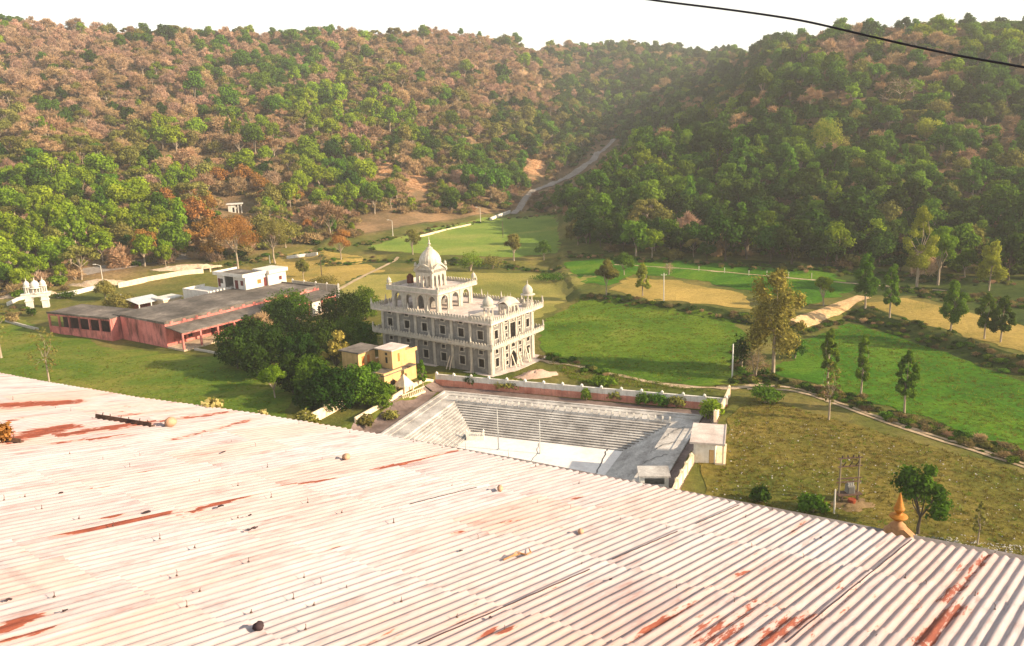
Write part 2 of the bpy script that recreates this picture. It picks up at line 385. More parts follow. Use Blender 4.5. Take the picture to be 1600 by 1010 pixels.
def field_mat(name, stops, s=.05, fine=.25, gs=1.3, stretch=None, furrow=0):
    m, nt = new_mat(name); tc = nd(nt, 'ShaderNodeTexCoord').outputs['Object']
    mp = nd(nt, 'ShaderNodeMapping', Vector=tc, Scale=stretch or (1, 1, 1), Rotation=(0, 0, .35)).outputs[0]
    n1 = nd(nt, 'ShaderNodeTexNoise', Vector=mp, Scale=s, Detail=9, Roughness=.66, Distortion=.6).outputs[0]
    c = ramp(nt, n1, stops)
    n2 = nd(nt, 'ShaderNodeTexNoise', Vector=tc, Scale=gs, Detail=5, Roughness=.75).outputs[0]
    g = ramp(nt, n2, [(.32, (1 - fine,) * 3), (.68, (1 + fine,) * 3)])
    c = nd(nt, 'ShaderNodeMix', _data_type='RGBA', _blend_type='MULTIPLY', i0=1.0, i6=c, i7=g).outputs[2]
    if furrow:
        wv = nd(nt, 'ShaderNodeTexWave', Vector=mp, Scale=furrow, Distortion=3.5, Detail=3, Detail__Scale=1.2).outputs[1]
        c = nd(nt, 'ShaderNodeMix', _data_type='RGBA', _blend_type='MULTIPLY', i0=1.0, i6=c, i7=ramp(nt, wv, [(.1, (.80, .80, .78)), (.9, (1.14, 1.14, 1.1))])).outputs[2]
    b = nd(nt, 'ShaderNodeBsdfPrincipled', Base__Color=c, Roughness=.95); b.inputs['Specular IOR Level'].default_value = .08
    nt.links.new(nd(nt, 'ShaderNodeBump', Height=n2, Strength=.9, Distance=.35).outputs[0], b.inputs['Normal'])
    nt.links.new(b.outputs[0], nd(nt, 'ShaderNodeOutputMaterial').inputs[0]); return m

def sheet(name, P, mat, off=.06, step=2.2, rough=1.3, seed=0):
    """field or path laid as a sheet over the ground, P = polygon in metres"""
    B = []
    for i in range(len(P)):
        p, q = np.array(P[i]), np.array(P[(i + 1) % len(P)]); L = np.linalg.norm(q - p); n = max(1, int(L / 1.2))
        for k in range(n):
            w = p + (q - p) * k / n; o = rough * np.array([vnoise(np.array([w[0] / 2.5]), np.array([w[1] / 2.5]), seed)[0], vnoise(np.array([w[0] / 2.5]), np.array([w[1] / 2.5]), seed + 9)[0]]) * 2
            B.append(w + o)
    B = np.array(B); lo, hi = B.min(0), B.max(0)
    X, Y = np.meshgrid(np.arange(lo[0], hi[0], step), np.arange(lo[1], hi[1], step)); X = X.ravel() + RNG.uniform(-.3, .3, X.size); Y = Y.ravel() + RNG.uniform(-.3, .3, Y.size)
    k = poly_sd(X, Y, [tuple(b) for b in B]) > .8
    pts = [Vector(b) for b in B] + [Vector((x, y)) for x, y in zip(X[k], Y[k])]
    vs, es, fs, *_ = delaunay_2d_cdt(pts, [], [list(range(len(B)))], 1, 1e-4)
    V = np.array([(v.x, v.y) for v in vs]); z = H(V[:, 0], V[:, 1]) + off
    me = np_mesh(name, np.column_stack([V, z]), np.array([f for f in fs if len(f) == 3]), [mat], smooth=True)
    if len(me.polygons) and me.polygons[0].normal.z < 0: me.flip_normals()
    o = bpy.data.objects.new(name, me); COL.objects.link(o); return tag(o, kind='structure')

def strip(name, pts, width, mat, off=.09, kind='structure', wob=.3):
    """a path or road that follows pts (metres) over the ground"""
    P = [np.array(p[:2]) for p in pts]; S = []
    for i in range(len(P) - 1):
        n = max(1, int(np.linalg.norm(P[i + 1] - P[i]) / 1.5))
        S += [P[i] + (P[i + 1] - P[i]) * k / n for k in range(n)]
    S.append(P[-1]); S = np.array(S)
    for _ in range(3): S[1:-1] = (S[:-2] + S[1:-1] * 2 + S[2:]) / 4
    T = np.gradient(S, axis=0); T /= np.linalg.norm(T, axis=1)[:, None] + 1e-9; N = np.stack([-T[:, 1], T[:, 0]], 1)
    W = (np.interp(np.linspace(0, 1, len(S)), np.linspace(0, 1, len(width)), width) if not np.isscalar(width) else np.full(len(S), width)) / 2
    k = 5; V = []
    for j in range(k):
        f = -1 + 2 * j / (k - 1); w = wob * (np.array([vnoise(np.array([s[0] / 2]), np.array([s[1] / 2]), j)[0] for s in S]) if abs(f) == 1 else 0)
        q = S + N * ((W + w) * f)[:, None]; V.append(np.column_stack([q, H(q[:, 0], q[:, 1]) + off]))
    n = len(S); V = np.concatenate(V); Fq = [(j * n + i, (j + 1) * n + i, (j + 1) * n + i + 1, j * n + i + 1) for j in range(k - 1) for i in range(n - 1)]
    me = np_mesh(name, V, np.array(Fq), [mat], smooth=True)
    if me.polygons[0].normal.z < 0: me.flip_normals()
    o = bpy.data.objects.new(name, me); COL.objects.link(o); return tag(o, kind=kind)

GREEN = field_mat('green_wheat', [(.28, (.036, .078, .004)), (.45, (.075, .145, .008)), (.58, (.125, .185, .014)), (.76, (.25, .23, .045))], .05, .35, furrow=0)
GREEN2 = field_mat('bright_green_crop', [(.28, (.022, .075, .003)), (.48, (.052, .145, .005)), (.75, (.15, .22, .015))], .07, .35, furrow=0)
GOLD = field_mat('golden_stubble', [(.25, (.13, .14, .028)), (.45, (.30, .22, .055)), (.7, (.47, .32, .09))], .05)
OLIVE = field_mat('dry_olive_grass', [(.25, (.12, .14, .026)), (.45, (.24, .22, .05)), (.7, (.38, .30, .085))], .045)
PALEGR = field_mat('pale_green_grass', [(.25, (.09, .16, .022)), (.5, (.17, .24, .035)), (.75, (.30, .29, .07))], .05)
LAWN = field_mat('lawn_grass', [(.25, (.042, .105, .010)), (.45, (.095, .15, .015)), (.65, (.24, .20, .04))], .035, .3)
MEADOW = field_mat('rough_meadow', [(.26, (.06, .088, .010)), (.42, (.125, .12, .020)), (.58, (.19, .145, .030)), (.78, (.28, .19, .05))], .06, .4)
BANK = field_mat('rank_bank_grass', [(.28, (.018, .038, .006)), (.5, (.05, .075, .012)), (.72, (.12, .11, .03))], .08, .4)
DIRT = field_mat('pale_dirt', [(.3, (.30, .21, .12)), (.6, (.50, .38, .25))], .2, .25)
ROADM = field_mat('dusty_road', [(.3, (.21, .175, .15)), (.6, (.33, .285, .245))], .15, .2)
SAND = field_mat('sandy_spoil', [(.3, (.42, .25, .11)), (.6, (.62, .42, .22))], .3, .3)
sheet('field', pxpoly([(846, 505), (905, 472), (958, 474), (1050, 486), (1150, 503), (1172, 530), (1172, 580), (1150, 603), (1060, 600), (965, 588), (900, 566), (860, 560), (843, 530)]), GREEN, seed=1)
sheet('field', pxpoly([(575, 430), (700, 425), (870, 430), (930, 445), (890, 463), (845, 498), (780, 500), (600, 470), (520, 455)]), OLIVE, seed=2)
sheet('field', pxpoly([(425, 412), (480, 402), (560, 408), (600, 425), (560, 432), (510, 458), (440, 440)]), GOLD, seed=3)
sheet('field', pxpoly([(570, 392), (640, 372), (760, 347), (868, 341), (874, 360), (872, 396), (800, 402), (700, 399), (600, 396)], 1.3), PALEGR, seed=4)
sheet('field', pxpoly([(955, 452), (985, 437), (1050, 441), (1165, 460), (1178, 484), (1100, 477), (1000, 466)], 1.8), GOLD, seed=5)
sheet('field', pxpoly([(1340, 474), (1420, 470), (1500, 487), (1640, 522), (1680, 566), (1600, 550), (1480, 517), (1385, 490)], 1.8), GOLD, seed=6)
sheet('field', pxpoly([(1245, 535), (1330, 505), (1400, 522), (1500, 560), (1640, 604), (1900, 690), (1800, 780), (1600, 708), (1500, 672), (1400, 640), (1310, 612), (1215, 588)]), GREEN2, seed=7)
sheet('field', pxpoly([(1148, 645), (1185, 622), (1300, 655), (1450, 695), (1600, 740), (1850, 830), (1800, 980), (1400, 880), (1100, 800), (1085, 745)]), MEADOW, seed=8)
sheet('field', pxpoly([(-120, 490), (0, 500), (75, 515), (172, 543), (285, 556), (360, 560), (470, 600), (450, 655), (380, 700), (0, 620), (-200, 560)]), LAWN, seed=9)
sheet('field', pxpoly([(880, 412), (960, 408), (1160, 420), (1290, 432), (1340, 455), (1250, 480), (1180, 458), (1060, 436), (990, 432), (950, 448), (900, 440)], 1.8), GREEN2, seed=10)
sheet('field', pxpoly([(885, 399), (1080, 409), (1300, 422), (1480, 437), (1640, 447), (1700, 540), (1500, 482), (1420, 466), (1345, 466), (1300, 443), (1180, 427), (1000, 411), (890, 410)], 1.8), BANK, seed=11, off=.05)
TRK = [at(u, v) for u, v in ((1165, 606), (1240, 607), (1330, 640), (1450, 682), (1610, 732), (1800, 800))]
strip('path', [p + np.array([0, -.8, 0]) for p in TRK], .7, DIRT); strip('path', [p + np.array([.2, .9, 0]) for p in TRK], .7, DIRT)
strip('path', [at(u, v) for u, v in ((838, 562), (900, 573), (955, 586), (1010, 598), (1080, 606), (1160, 608), (1190, 600))], 1.1, DIRT, wob=1.2)
strip('path', [hit(u, v) for u, v in ((960, 414), (1080, 421), (1180, 430), (1290, 440), (1400, 449), (1480, 455))], .8, DIRT, wob=.6)
strip('path', [hit(u, v) for u, v in ((1246, 506), (1275, 494), (1310, 480), (1350, 464))], 3.4, SAND, off=.14, wob=.6)
strip('path', [hit(u, v) for u, v in ((520, 458), (560, 436), (610, 411), (622, 402))], 1.2, DIRT)
ROADPX = [(802, 336), (815, 322), (824, 308), (842, 296), (868, 286), (892, 275), (912, 262), (930, 247), (944, 234), (957, 222), (968, 205), (985, 193)]
ROADPTS = [hit(u, v) for u, v in ROADPX]
strip('pavement', [at(u, v) for u, v in ((1425, 843), (1500, 852), (1600, 864), (1760, 888))], 2.0, M['pave'], off=.05)
for bi, (bp, bw_) in enumerate((([(905, 468), (960, 471), (1050, 483), (1165, 500), (1250, 512)], 3.6), ([(1330, 490), (1400, 512), (1500, 546), (1600, 585), (1700, 622)], 6.0), ([(500, 416), (600, 409), (700, 412), (800, 418), (880, 418)], 3.5))): strip('bank', [hit(u, v) for u, v in bp], bw_, BANK, off=.07, wob=1.6)
strip('road', ROADPTS, [3.5, 3.5, 3.5, 4, 4, 4.5, 5, 4], ROADM, off=.5)
strip('road', [at(u, v) for u, v in ((-60, 490), (20, 466), (90, 452), (200, 436), (330, 414))], 7.0, ROADM, off=.12)
strip('road', [at(u, v, TANK_Z) for u, v in ((662, 612), (640, 632), (590, 664), (545, 700))], 5.0, M['pave'], off=.03, wob=0)
strip('pavement', [at(u, v, TANK_Z) for u, v in ((672, 606), (880, 628), (1112, 650))], 3.6, M['pave'], off=.035, wob=0)
strip('pavement', [at(u, v, TANK_Z) for u, v in ((1114, 652), (1090, 700), (1060, 745), (1030, 800))], 3.2, M['pave'], off=.04, wob=0)
# ------------------------------------------------------------------ vegetation
def leaf_quads(rng, centers, radii, n, size, sliver=1.0, shell=.55, up=.25, flat=1.0):
    """n leaf-sized quads spread over clumps; returns verts, quads, tone"""
    K = len(centers); w = np.array([r[0] * r[1] for r in radii]); w = w / w.sum()
    k = rng.choice(K, n, p=w); d = rng.normal(size=(n, 3)); d /= np.linalg.norm(d, axis=1)[:, None]
    rad = (shell + (1 - shell) * rng.random(n)) * (1 + .12 * rng.normal(size=n))
    C = np.array(centers)[k] + d * np.array(radii)[k] * rad[:, None]
    nrm = d + rng.normal(size=(n, 3)) * .55 + np.array([0, 0, up]); nrm /= np.linalg.norm(nrm, axis=1)[:, None]
    t = rng.normal(size=(n, 3)); t -= (t * nrm).sum(1)[:, None] * nrm; t /= np.linalg.norm(t, axis=1)[:, None]
    if sliver < 1:   # twigs point outwards
        t = d + rng.normal(size=(n, 3)) * .45 + np.array([0, 0, .35]); t /= np.linalg.norm(t, axis=1)[:, None]
        nrm = np.cross(t, rng.normal(size=(n, 3))); nrm /= np.linalg.norm(nrm, axis=1)[:, None]
    b = np.cross(nrm, t); s = size * (.6 + .8 * rng.random(n)); l, wd = (s * .62)[:, None], (s * .42 * sliver)[:, None]
    V = np.stack([C - t * l, C - b * wd + nrm * wd * .2, C + t * l, C + b * wd + nrm * wd * .2], 1).reshape(-1, 3)
    cl = rng.random(K); tone = np.clip(.5 * cl[k] + .5 * rng.random(n), 0, 1)
    return V, np.arange(4 * n).reshape(-1, 4), tone

def quads_of(mb):
    V = np.array(mb.v).reshape(-1, 3); Fq = np.array([f for f in mb.f if len(f) == 4], int).reshape(-1, 4); return V, Fq

def limbs(rng, mb, base, h, r, tops, bend=.25, n=6):
    """tapered trunk that divides into limbs reaching the given clump centres"""
    fork = np.array(base) + np.array([rng.normal() * .03 * h, rng.normal() * .03 * h, h])
    mid = (np.array(base) + fork) / 2 + np.array([rng.normal() * bend * .1 * h, rng.normal() * bend * .1 * h, 0])
    mb.tube(base, mid, r, r * .85, n, caps=False); mb.tube(mid, fork, r * .85, r * .65, n, caps=False)
    for t in tops:
        t = np.array(t); m = fork * .5 + t * .5 + rng.normal(size=3) * np.array([1, 1, .3]) * np.linalg.norm(t - fork) * .12
        mb.tube(fork, m, r * .45, r * .26, 5, caps=False); mb.tube(m, t, r * .26, r * .08, 4, caps=False)

def crown_of(rng, kind, h, w):
    """clump centres and radii of a crown standing on the origin"""
    C, Rr = [], []
    if kind == 'round':
        n = 11
        for i in range(n):
            t = 2 * math.pi * i / n * 2.4; f = math.sqrt((i + .5) / n); z = h * (.50 + .36 * (1 - f * f) + rng.uniform(-.10, .10))
            C.append((w * .34 * f * math.cos(t) + rng.normal() * .05 * w, w * .34 * f * math.sin(t) + rng.normal() * .05 * w, z)); q = w * rng.uniform(.13, .24); Rr.append((q, q, q * .8))
    elif kind == 'full':
        for i in range(15):
            t = 2.4 * i; g_ = (i + .5) / 15; z = h * (.16 + .66 * g_); e = w * .33 * math.sqrt(max(0, 1 - (1.55 * g_ - .62) ** 2)) * rng.uniform(.75, 1.05); C.append((e * math.cos(t), e * math.sin(t), z)); q = w * rng.uniform(.16, .25); Rr.append((q, q, q * .85))
    elif kind == 'umbrella':
        for i in range(12):
            t = 2 * math.pi * rng.random(); f = math.sqrt(rng.random()); z = h * (.86 - .25 * f * f + rng.uniform(-.06, .06))
            C.append((w * .42 * f * math.cos(t), w * .42 * f * math.sin(t), z)); q = w * rng.uniform(.12, .19); Rr.append((q, q, q * .55))
    elif kind == 'tall':
        for i in range(22):
            f = (i + rng.uniform(-.6, .6)) / 21; f = min(1, max(0, f)); z = h * (.30 + .64 * f); e = w * rng.uniform(.12, .40) * math.sin(math.pi * min(.95, .28 + .66 * f)); t = 2.4 * i + rng.uniform(-.5, .5)
            C.append((e * math.cos(t), e * math.sin(t), z)); q = w * rng.uniform(.09, .21) * (1 - .35 * f); Rr.append((q, q, q * rng.uniform(.8, 1.5)))
    elif kind == 'bush':
        for i in range(7):
            t = 2.4 * i; f = math.sqrt((i + .5) / 7); C.append((w * .34 * f * math.cos(t), w * .34 * f * math.sin(t), h * (.52 - .2 * f * f + rng.uniform(-.05, .12)))); q = rng.uniform(.2, .32); Rr.append((w * q, w * q, h * q * 1.1))
    return C, Rr

LEAFMAT = dict(bright='bright', mid='mid', deep='deep', orchard='orchard', olive='olive', lime='lime', autumn='autumn', twig='twig', pink='twigpink', rust='rust', scrub='scrubby')
def tree_arrays(seed, shape, h, w, n, leaf, sliver=1.0, trunk=.030, shell=.5):
    rng = np.random.default_rng(seed); C, Rr = crown_of(rng, shape, h, w); mb = MB()
    if shape != 'bush':
        fk = .30 if shape != 'umbrella' else .38
        if shape == 'tall':
            mb.tube((0, 0, -.4), (rng.normal() * .1, rng.normal() * .1, h * .5), h * trunk * .8, h * trunk * .5, 6, caps=False)
            limbs(rng, mb, (0, 0, h * .3), h * .1, h * trunk * .5, C[2::2])
        else: limbs(rng, mb, (0, 0, -.4), h * fk, h * trunk, C[:8])
    else:
        for c in C[:4]: mb.tube((0, 0, -.2), c, h * .03, h * .01, 4, caps=False)
    if sliver < 1:   # visible secondary twigs
        for c, r in zip(C, Rr):
            for _ in range(5):
                d = rng.normal(size=3); d[2] = abs(d[2]); d /= np.linalg.norm(d); mb.tube(c, np.array(c) + d * np.array(r) * 1.05, h * .006, h * .002, 3, caps=False)
    return leaf_quads(rng, C, Rr, n, leaf, sliver, shell), quads_of(mb)

def joined_tree(name, seed, shape, h, w, n, leaf, mat, bark='bark', **kw):
    (V, Q, t), (V2, Q2) = tree_arrays(seed, shape, h, w, n, leaf, **kw)
    if len(Q2): V, Q, mi, t = np.concatenate([V, V2]), np.concatenate([Q, Q2 + len(V)]), np.r_[np.zeros(len(Q), int), np.ones(len(Q2), int)], np.r_[t, np.full(len(Q2), .5)]
    else: mi = np.zeros(len(Q), int)
    return np_mesh(name, V, Q, [M[LEAFMAT[mat]], M[bark]], mi, t)

# species library for the hillsides: (material, shape, height, width, leaves, leaf size, twiggy)
LIB = {}
for sp, mat, shp, h, w, n, lf, sl in (
        ('bright', 'bright', 'round', 8, 8.0, 1500, .62, 1), ('bright', 'bright', 'round', 9, 7.2, 1500, .6, 1), ('bright', 'bright', 'tall', 10, 6.0, 1300, .6, 1),
        ('mid', 'mid', 'round', 7.5, 8.0, 1400, .62, 1), ('mid', 'mid', 'round', 8.5, 7.0, 1400, .6, 1), ('mid', 'mid', 'tall', 10, 5.5, 1200, .6, 1),
        ('deep', 'deep', 'round', 7.0, 7.5, 1400, .62, 1), ('deep', 'deep', 'round', 8, 8, 1400, .62, 1),
        ('olive', 'olive', 'round', 7.0, 7.2, 1200, .55, 1), ('olive', 'olive', 'umbrella', 7.5, 8.0, 1200, .5, 1),
        ('twig', 'twig', 'round', 7.0, 6.6, 1700, .95, .17), ('twig', 'twig', 'full', 6.2, 6.8, 1700, .95, .17), ('twig', 'twig', 'umbrella', 7.0, 7.5, 1500, .95, .17), ('pink', 'pink', 'full', 6.2, 6.6, 1700, .95, .17), ('pink', 'pink', 'round', 6.4, 6.4, 1600, .95, .17),
        ('rust', 'rust', 'round', 6.5, 7.0, 1400, .5, 1), ('scrub', 'scrub', 'bush', 2.6, 4.6, 600, .55, .45), ('scrub', 'olive', 'bush', 2.4, 4.2, 550, .5, 1), ('lime', 'lime', 'tall', 12, 7.5, 2200, .55, 1)):
    if sl == 1: lf, n = lf * .78, int(n * 1.5)
    LIB.setdefault(sp, []).append(joined_tree('tree', len(LIB) * 31 + len(LIB.get(sp, [])) * 7 + 5, shp, h, w, n, lf, mat, 'bark' if sp != 'deep' else 'darkbark', sliver=sl, shell=.5 if sl == 1 else .15))

# where each kind grows, read off the hillside: (u, v, ru, rv, kind, weight)
BLOBS = [(430, 130, 95, 45, 'mid', 5), (360, 175, 60, 45, 'mid', 4), (555, 190, 85, 55, 'bright', 6), (480, 185, 40, 30, 'bright', 4), (110, 320, 140, 55, 'bright', 5), (250, 290, 70, 60, 'bright', 5),
         (100, 405, 150, 55, 'bright', 7), (30, 410, 60, 60, 'bright', 4), (615, 310, 60, 50, 'bright', 4), (620, 310, 40, 45, 'mid', 4), (780, 285, 45, 28, 'mid', 9), (500, 320, 45, 40, 'bright', 6), (520, 262, 35, 28, 'mid', 5),
         (20, 220, 60, 28, 'olive', 9), (180, 250, 120, 40, 'olive', 3), (570, 130, 40, 40, 'olive', 6), (720, 215, 70, 35, 'olive', 4), (760, 175, 90, 40, 'olive', 2.5), (300, 60, 40, 20, 'deep', 3), (900, 60, 160, 14, 'mid', 2), (420, 48, 120, 10, 'deep', 2),
         (120, 90, 260, 70, 'pink', 9), (150, 160, 230, 55, 'twig', 6), (660, 120, 180, 60, 'twig', 4), (170, 150, 200, 60, 'pink', 4), (150, 180, 160, 45, 'twig', 4), (700, 100, 170, 60, 'pink', 5), (720, 140, 120, 60, 'twig', 4), (330, 255, 90, 60, 'twig', 4), (200, 215, 160, 40, 'twig', 3),
         (360, 350, 60, 60, 'rust', 5), (440, 345, 50, 40, 'olive', 3), (420, 380, 60, 25, 'olive', 3), (600, 210, 60, 60, 'twig', 3), (870, 190, 70, 60, 'deep', 2), (850, 215, 60, 40, 'olive', 4), (880, 230, 50, 30, 'mid', 3), (700, 290, 60, 50, 'scrub', 4), (560, 360, 90, 25, 'scrub', 5), (270, 390, 80, 30, 'scrub', 4),
         (900, 110, 140, 50, 'twig', 3), (1050, 150, 110, 90, 'deep', 5), (1050, 150, 120, 80, 'mid', 4), (1020, 110, 60, 40, 'twig', 2),
         (1400, 90, 150, 50, 'twig', 6), (1420, 130, 90, 45, 'twig', 4), (1300, 100, 100, 40, 'pink', 2.5), (1480, 45, 120, 20, 'mid', 3), (1560, 60, 80, 40, 'mid', 4), (1270, 140, 60, 40, 'mid', 4), (1410, 240, 130, 25, 'twig', 2.2), (1520, 235, 60, 25, 'twig', 5), (1120, 215, 100, 40, 'twig', 3),
         (1000, 300, 160, 50, 'mid', 7), (1040, 285, 90, 40, 'bright', 3), (900, 300, 50, 30, 'mid', 6), (1100, 370, 260, 45, 'deep', 4), (1350, 360, 220, 60, 'deep', 4), (1300, 290, 250, 70, 'mid', 4), (1500, 280, 160, 80, 'mid', 4), (1500, 290, 120, 60, 'olive', 2.5), (1250, 200, 160, 60, 'deep', 5), (1530, 170, 120, 50, 'deep', 4), (1450, 205, 60, 25, 'olive', 4)]
KINDS = ['bright', 'mid', 'deep', 'olive', 'twig', 'pink', 'rust', 'scrub', 'lime']
def kind_weights(u, v):
    W = np.zeros((len(KINDS), len(u))); left = u < 900 + (v - 200) * -.0
    W[KINDS.index('twig')] = np.where(left, .9, .35); W[KINDS.index('pink')] = np.where(left, .35, .12); W[KINDS.index('olive')] = np.where(left, .8, .5); W[KINDS.index('scrub')] = np.where(left, .8, .4)
    W[KINDS.index('mid')] = np.where(left, .35, .9); W[KINDS.index('deep')] = np.where(left, .35, .7); W[KINDS.index('bright')] = np.where(left, .14, .4)
    for bu, bv, ru, rv, k, w in BLOBS: W[KINDS.index(k)] += w * np.exp(-.5 * (((u - bu) / (ru * .75)) ** 2 + ((v - bv) / (rv * .75)) ** 2))
    return W / W.sum(0)

KEEP = [(u, v, 10, 4) for u, v in ROADPX[:10]] + [(860, 291, 12, 4), (885, 278, 12, 5), (921, 255, 12, 5), (900, 268, 12, 5), (937, 240, 10, 5)] + [(u, v + rv * .3, ru * .55, rv * .6) for u, v, ru, rv in SLIPS[:4]] + [(368, 323, 24, 14), (612, 356, 8, 14), (750, 338, 8, 14), (785, 336, 22, 8), (160, 432, 8, 22), (322, 418, 8, 8), (1080, 68, 14, 7)]
KEEP += [(u, v, 14, 7) for u, v in ((60, 462), (130, 448), (190, 438), (250, 425), (300, 416))]
def blocked(u, v, hp, wp):
    return any(abs(u - ku) < kr + wp * .42 and v - hp < kv + kh and v > kv - kh for ku, kv, kr, kh in KEEP)

def hill_points(n, seed):
    rng = np.random.default_rng(seed); a = rng.uniform(-1.05, .98, n * 3); d = np.sqrt(rng.uniform(190 ** 2, 1080 ** 2, n * 3))
    x, y = a * d, d; z = H(x, y)
    zc = y * cP - (z - CH) * sP; yc = y * sP + (z - CH) * cP; qx, qy = F * x / zc, F * yc / zc
    u, v = 800 + cR * qx - sR * qy, 505 - (sR * qx + cR * qy)
    foot = np.interp(a, AC[:, 55][np.argsort(AC[:, 55])], FOOT[np.argsort(AC[:, 55])])
    return x, y, z, u, v, foot, rng
# --- candidate trees on the hills
hx, hy, hz_, hu, hv, hf, hrng = hill_points(32000, 11)
ok = (hy > hf + np.where(hu > 900, -9, 2)) & (hu > -260) & (hu < 1860) & (hv < 470) & ~((hv > 335) & (hu > 560) & (hu < 868))
hx, hy, hz_, hu, hv = (q[ok] for q in (hx, hy, hz_, hu, hv))
W = kind_weights(hu, hv); cum = np.cumsum(W, 0); kk = (hrng.random(len(hu)) < cum).argmax(0)
sc_ = np.clip(hrng.normal(1.0, .28, len(hu)), .5, 1.8); sc_ *= np.interp(hy, [200, 420, 800], [1.1, 1.2, 1.25])
HGT = dict(bright=8.5, mid=8.2, deep=7.5, olive=7, twig=6.2, pink=5.8, rust=6.5, scrub=2.6, lime=12)
hh = np.array([HGT[KINDS[k]] for k in kk]) * sc_
# thin out: no two trunks nearer than a spacing that follows the size
cell = {}; keep = []
for i in hrng.permutation(len(hh)):
    s = (hh[i] * .46 + .6) if KINDS[kk[i]] not in ('twig', 'pink') else hh[i] * .78; key = (int(hx[i] // 6), int(hy[i] // 6)); bad = False
    for p in range(-1, 2):
        for q in range(-1, 2):
            for jx, jy, js in cell.get((key[0] + p, key[1] + q), ()):
                if (hx[i] - jx) ** 2 + (hy[i] - jy) ** 2 < (.5 * (s + js)) ** 2: bad = True; break
            if bad: break
        if bad: break
    if bad: continue
    hp = hh[i] * F / hy[i]
    if hu[i] > 900 and hv[i] > 415 + (hu[i] - 1000) * .045: continue
    if blocked(hu[i], hv[i], hp, hp * .9): continue
    cell.setdefault(key, []).append((hx[i], hy[i], s)); keep.append(i)
keep = np.array(keep); inframe = (hu[keep] > 4) & (hu[keep] < 1596) & (hv[keep] - hh[keep] * F / hy[keep] < 440)
treek = np.array([KINDS[k] != 'scrub' for k in kk[keep]])
size_px = hh[keep] * F / hy[keep] * np.where(np.isin(kk[keep], [0, 8]), 1.25, 1.0)
cand = keep[inframe & treek]; NIND = 270
ind = cand[np.argsort(-size_px[inframe & treek])[:NIND]]; rest = np.setdiff1d(keep, ind)
print('hill trees', len(keep), 'individual', len(ind))

def var_of(sp, v):
    n = len(LIB[sp])
    if sp in ('bright', 'mid'): return 2 if (v > 190 and hrng.random() < .22) else int(hrng.integers(2))
    return int(hrng.integers(n))
SPN = dict(bright='bright green', mid='mid green', deep='dark green', olive='olive green', twig='bare brown', pink='bare pinkish', rust='rust coloured', lime='yellow green')
def zone(u, v):
    if u < 900:
        z = 'the white gateway' if u < 140 else 'the roadside lamp' if u < 250 else 'the white flat-roofed house' if u < 450 else 'the round brown tree' if u < 580 else 'the temple dome' if u < 720 else 'the hill road'
        return ('above ' if z != 'the hill road' else 'left of ') + z
    return 'above the pair of field-edge trees' if u < 1030 else 'behind the pale field track' if u < 1170 else 'above the tall ochre tree' if u < 1290 else 'above the sandy spoil track' if u < 1420 else 'above the golden strip' if u < 1510 else 'at the far right slope'
ORD = 'first second third fourth fifth sixth seventh eighth ninth tenth eleventh twelfth thirteenth fourteenth fifteenth sixteenth seventeenth eighteenth nineteenth twentieth'.split()
buckets = {}
for i in ind: buckets.setdefault((KINDS[kk[i]], zone(hu[i], hv[i])), []).append(i)
for (sp, zn), L in buckets.items():
    L.sort(key=lambda i: hv[i]); rows = [L] if len(L) <= 7 else [L[:len(L) // 2], L[len(L) // 2:]]
    for ri, row in enumerate(rows):
        row.sort(key=lambda i: hu[i]); hs = '' if len(rows) == 1 else ('upper ' if ri == 0 else 'lower ')
        for q, i in enumerate(row):
            me = LIB[sp][var_of(sp, hv[i])]; o = bpy.data.objects.new('hillside_tree', me); COL.objects.link(o)
            o.location = (hx[i], hy[i], hz_[i]); o.rotation_euler = (0, 0, hrng.uniform(0, 6.28)); s = sc_[i]; o.scale = (s * hrng.uniform(.9, 1.12), s * hrng.uniform(.9, 1.12), s * hrng.uniform(.92, 1.1))
            lab = f"only {hs}{SPN[sp]} hillside tree {zn}" if len(row) == 1 else f"{ORD[min(q, 19)]} from left among {hs}{SPN[sp]} hillside trees {zn}"
            tag(o, lab, 'tree', 'trees on the hillsides')

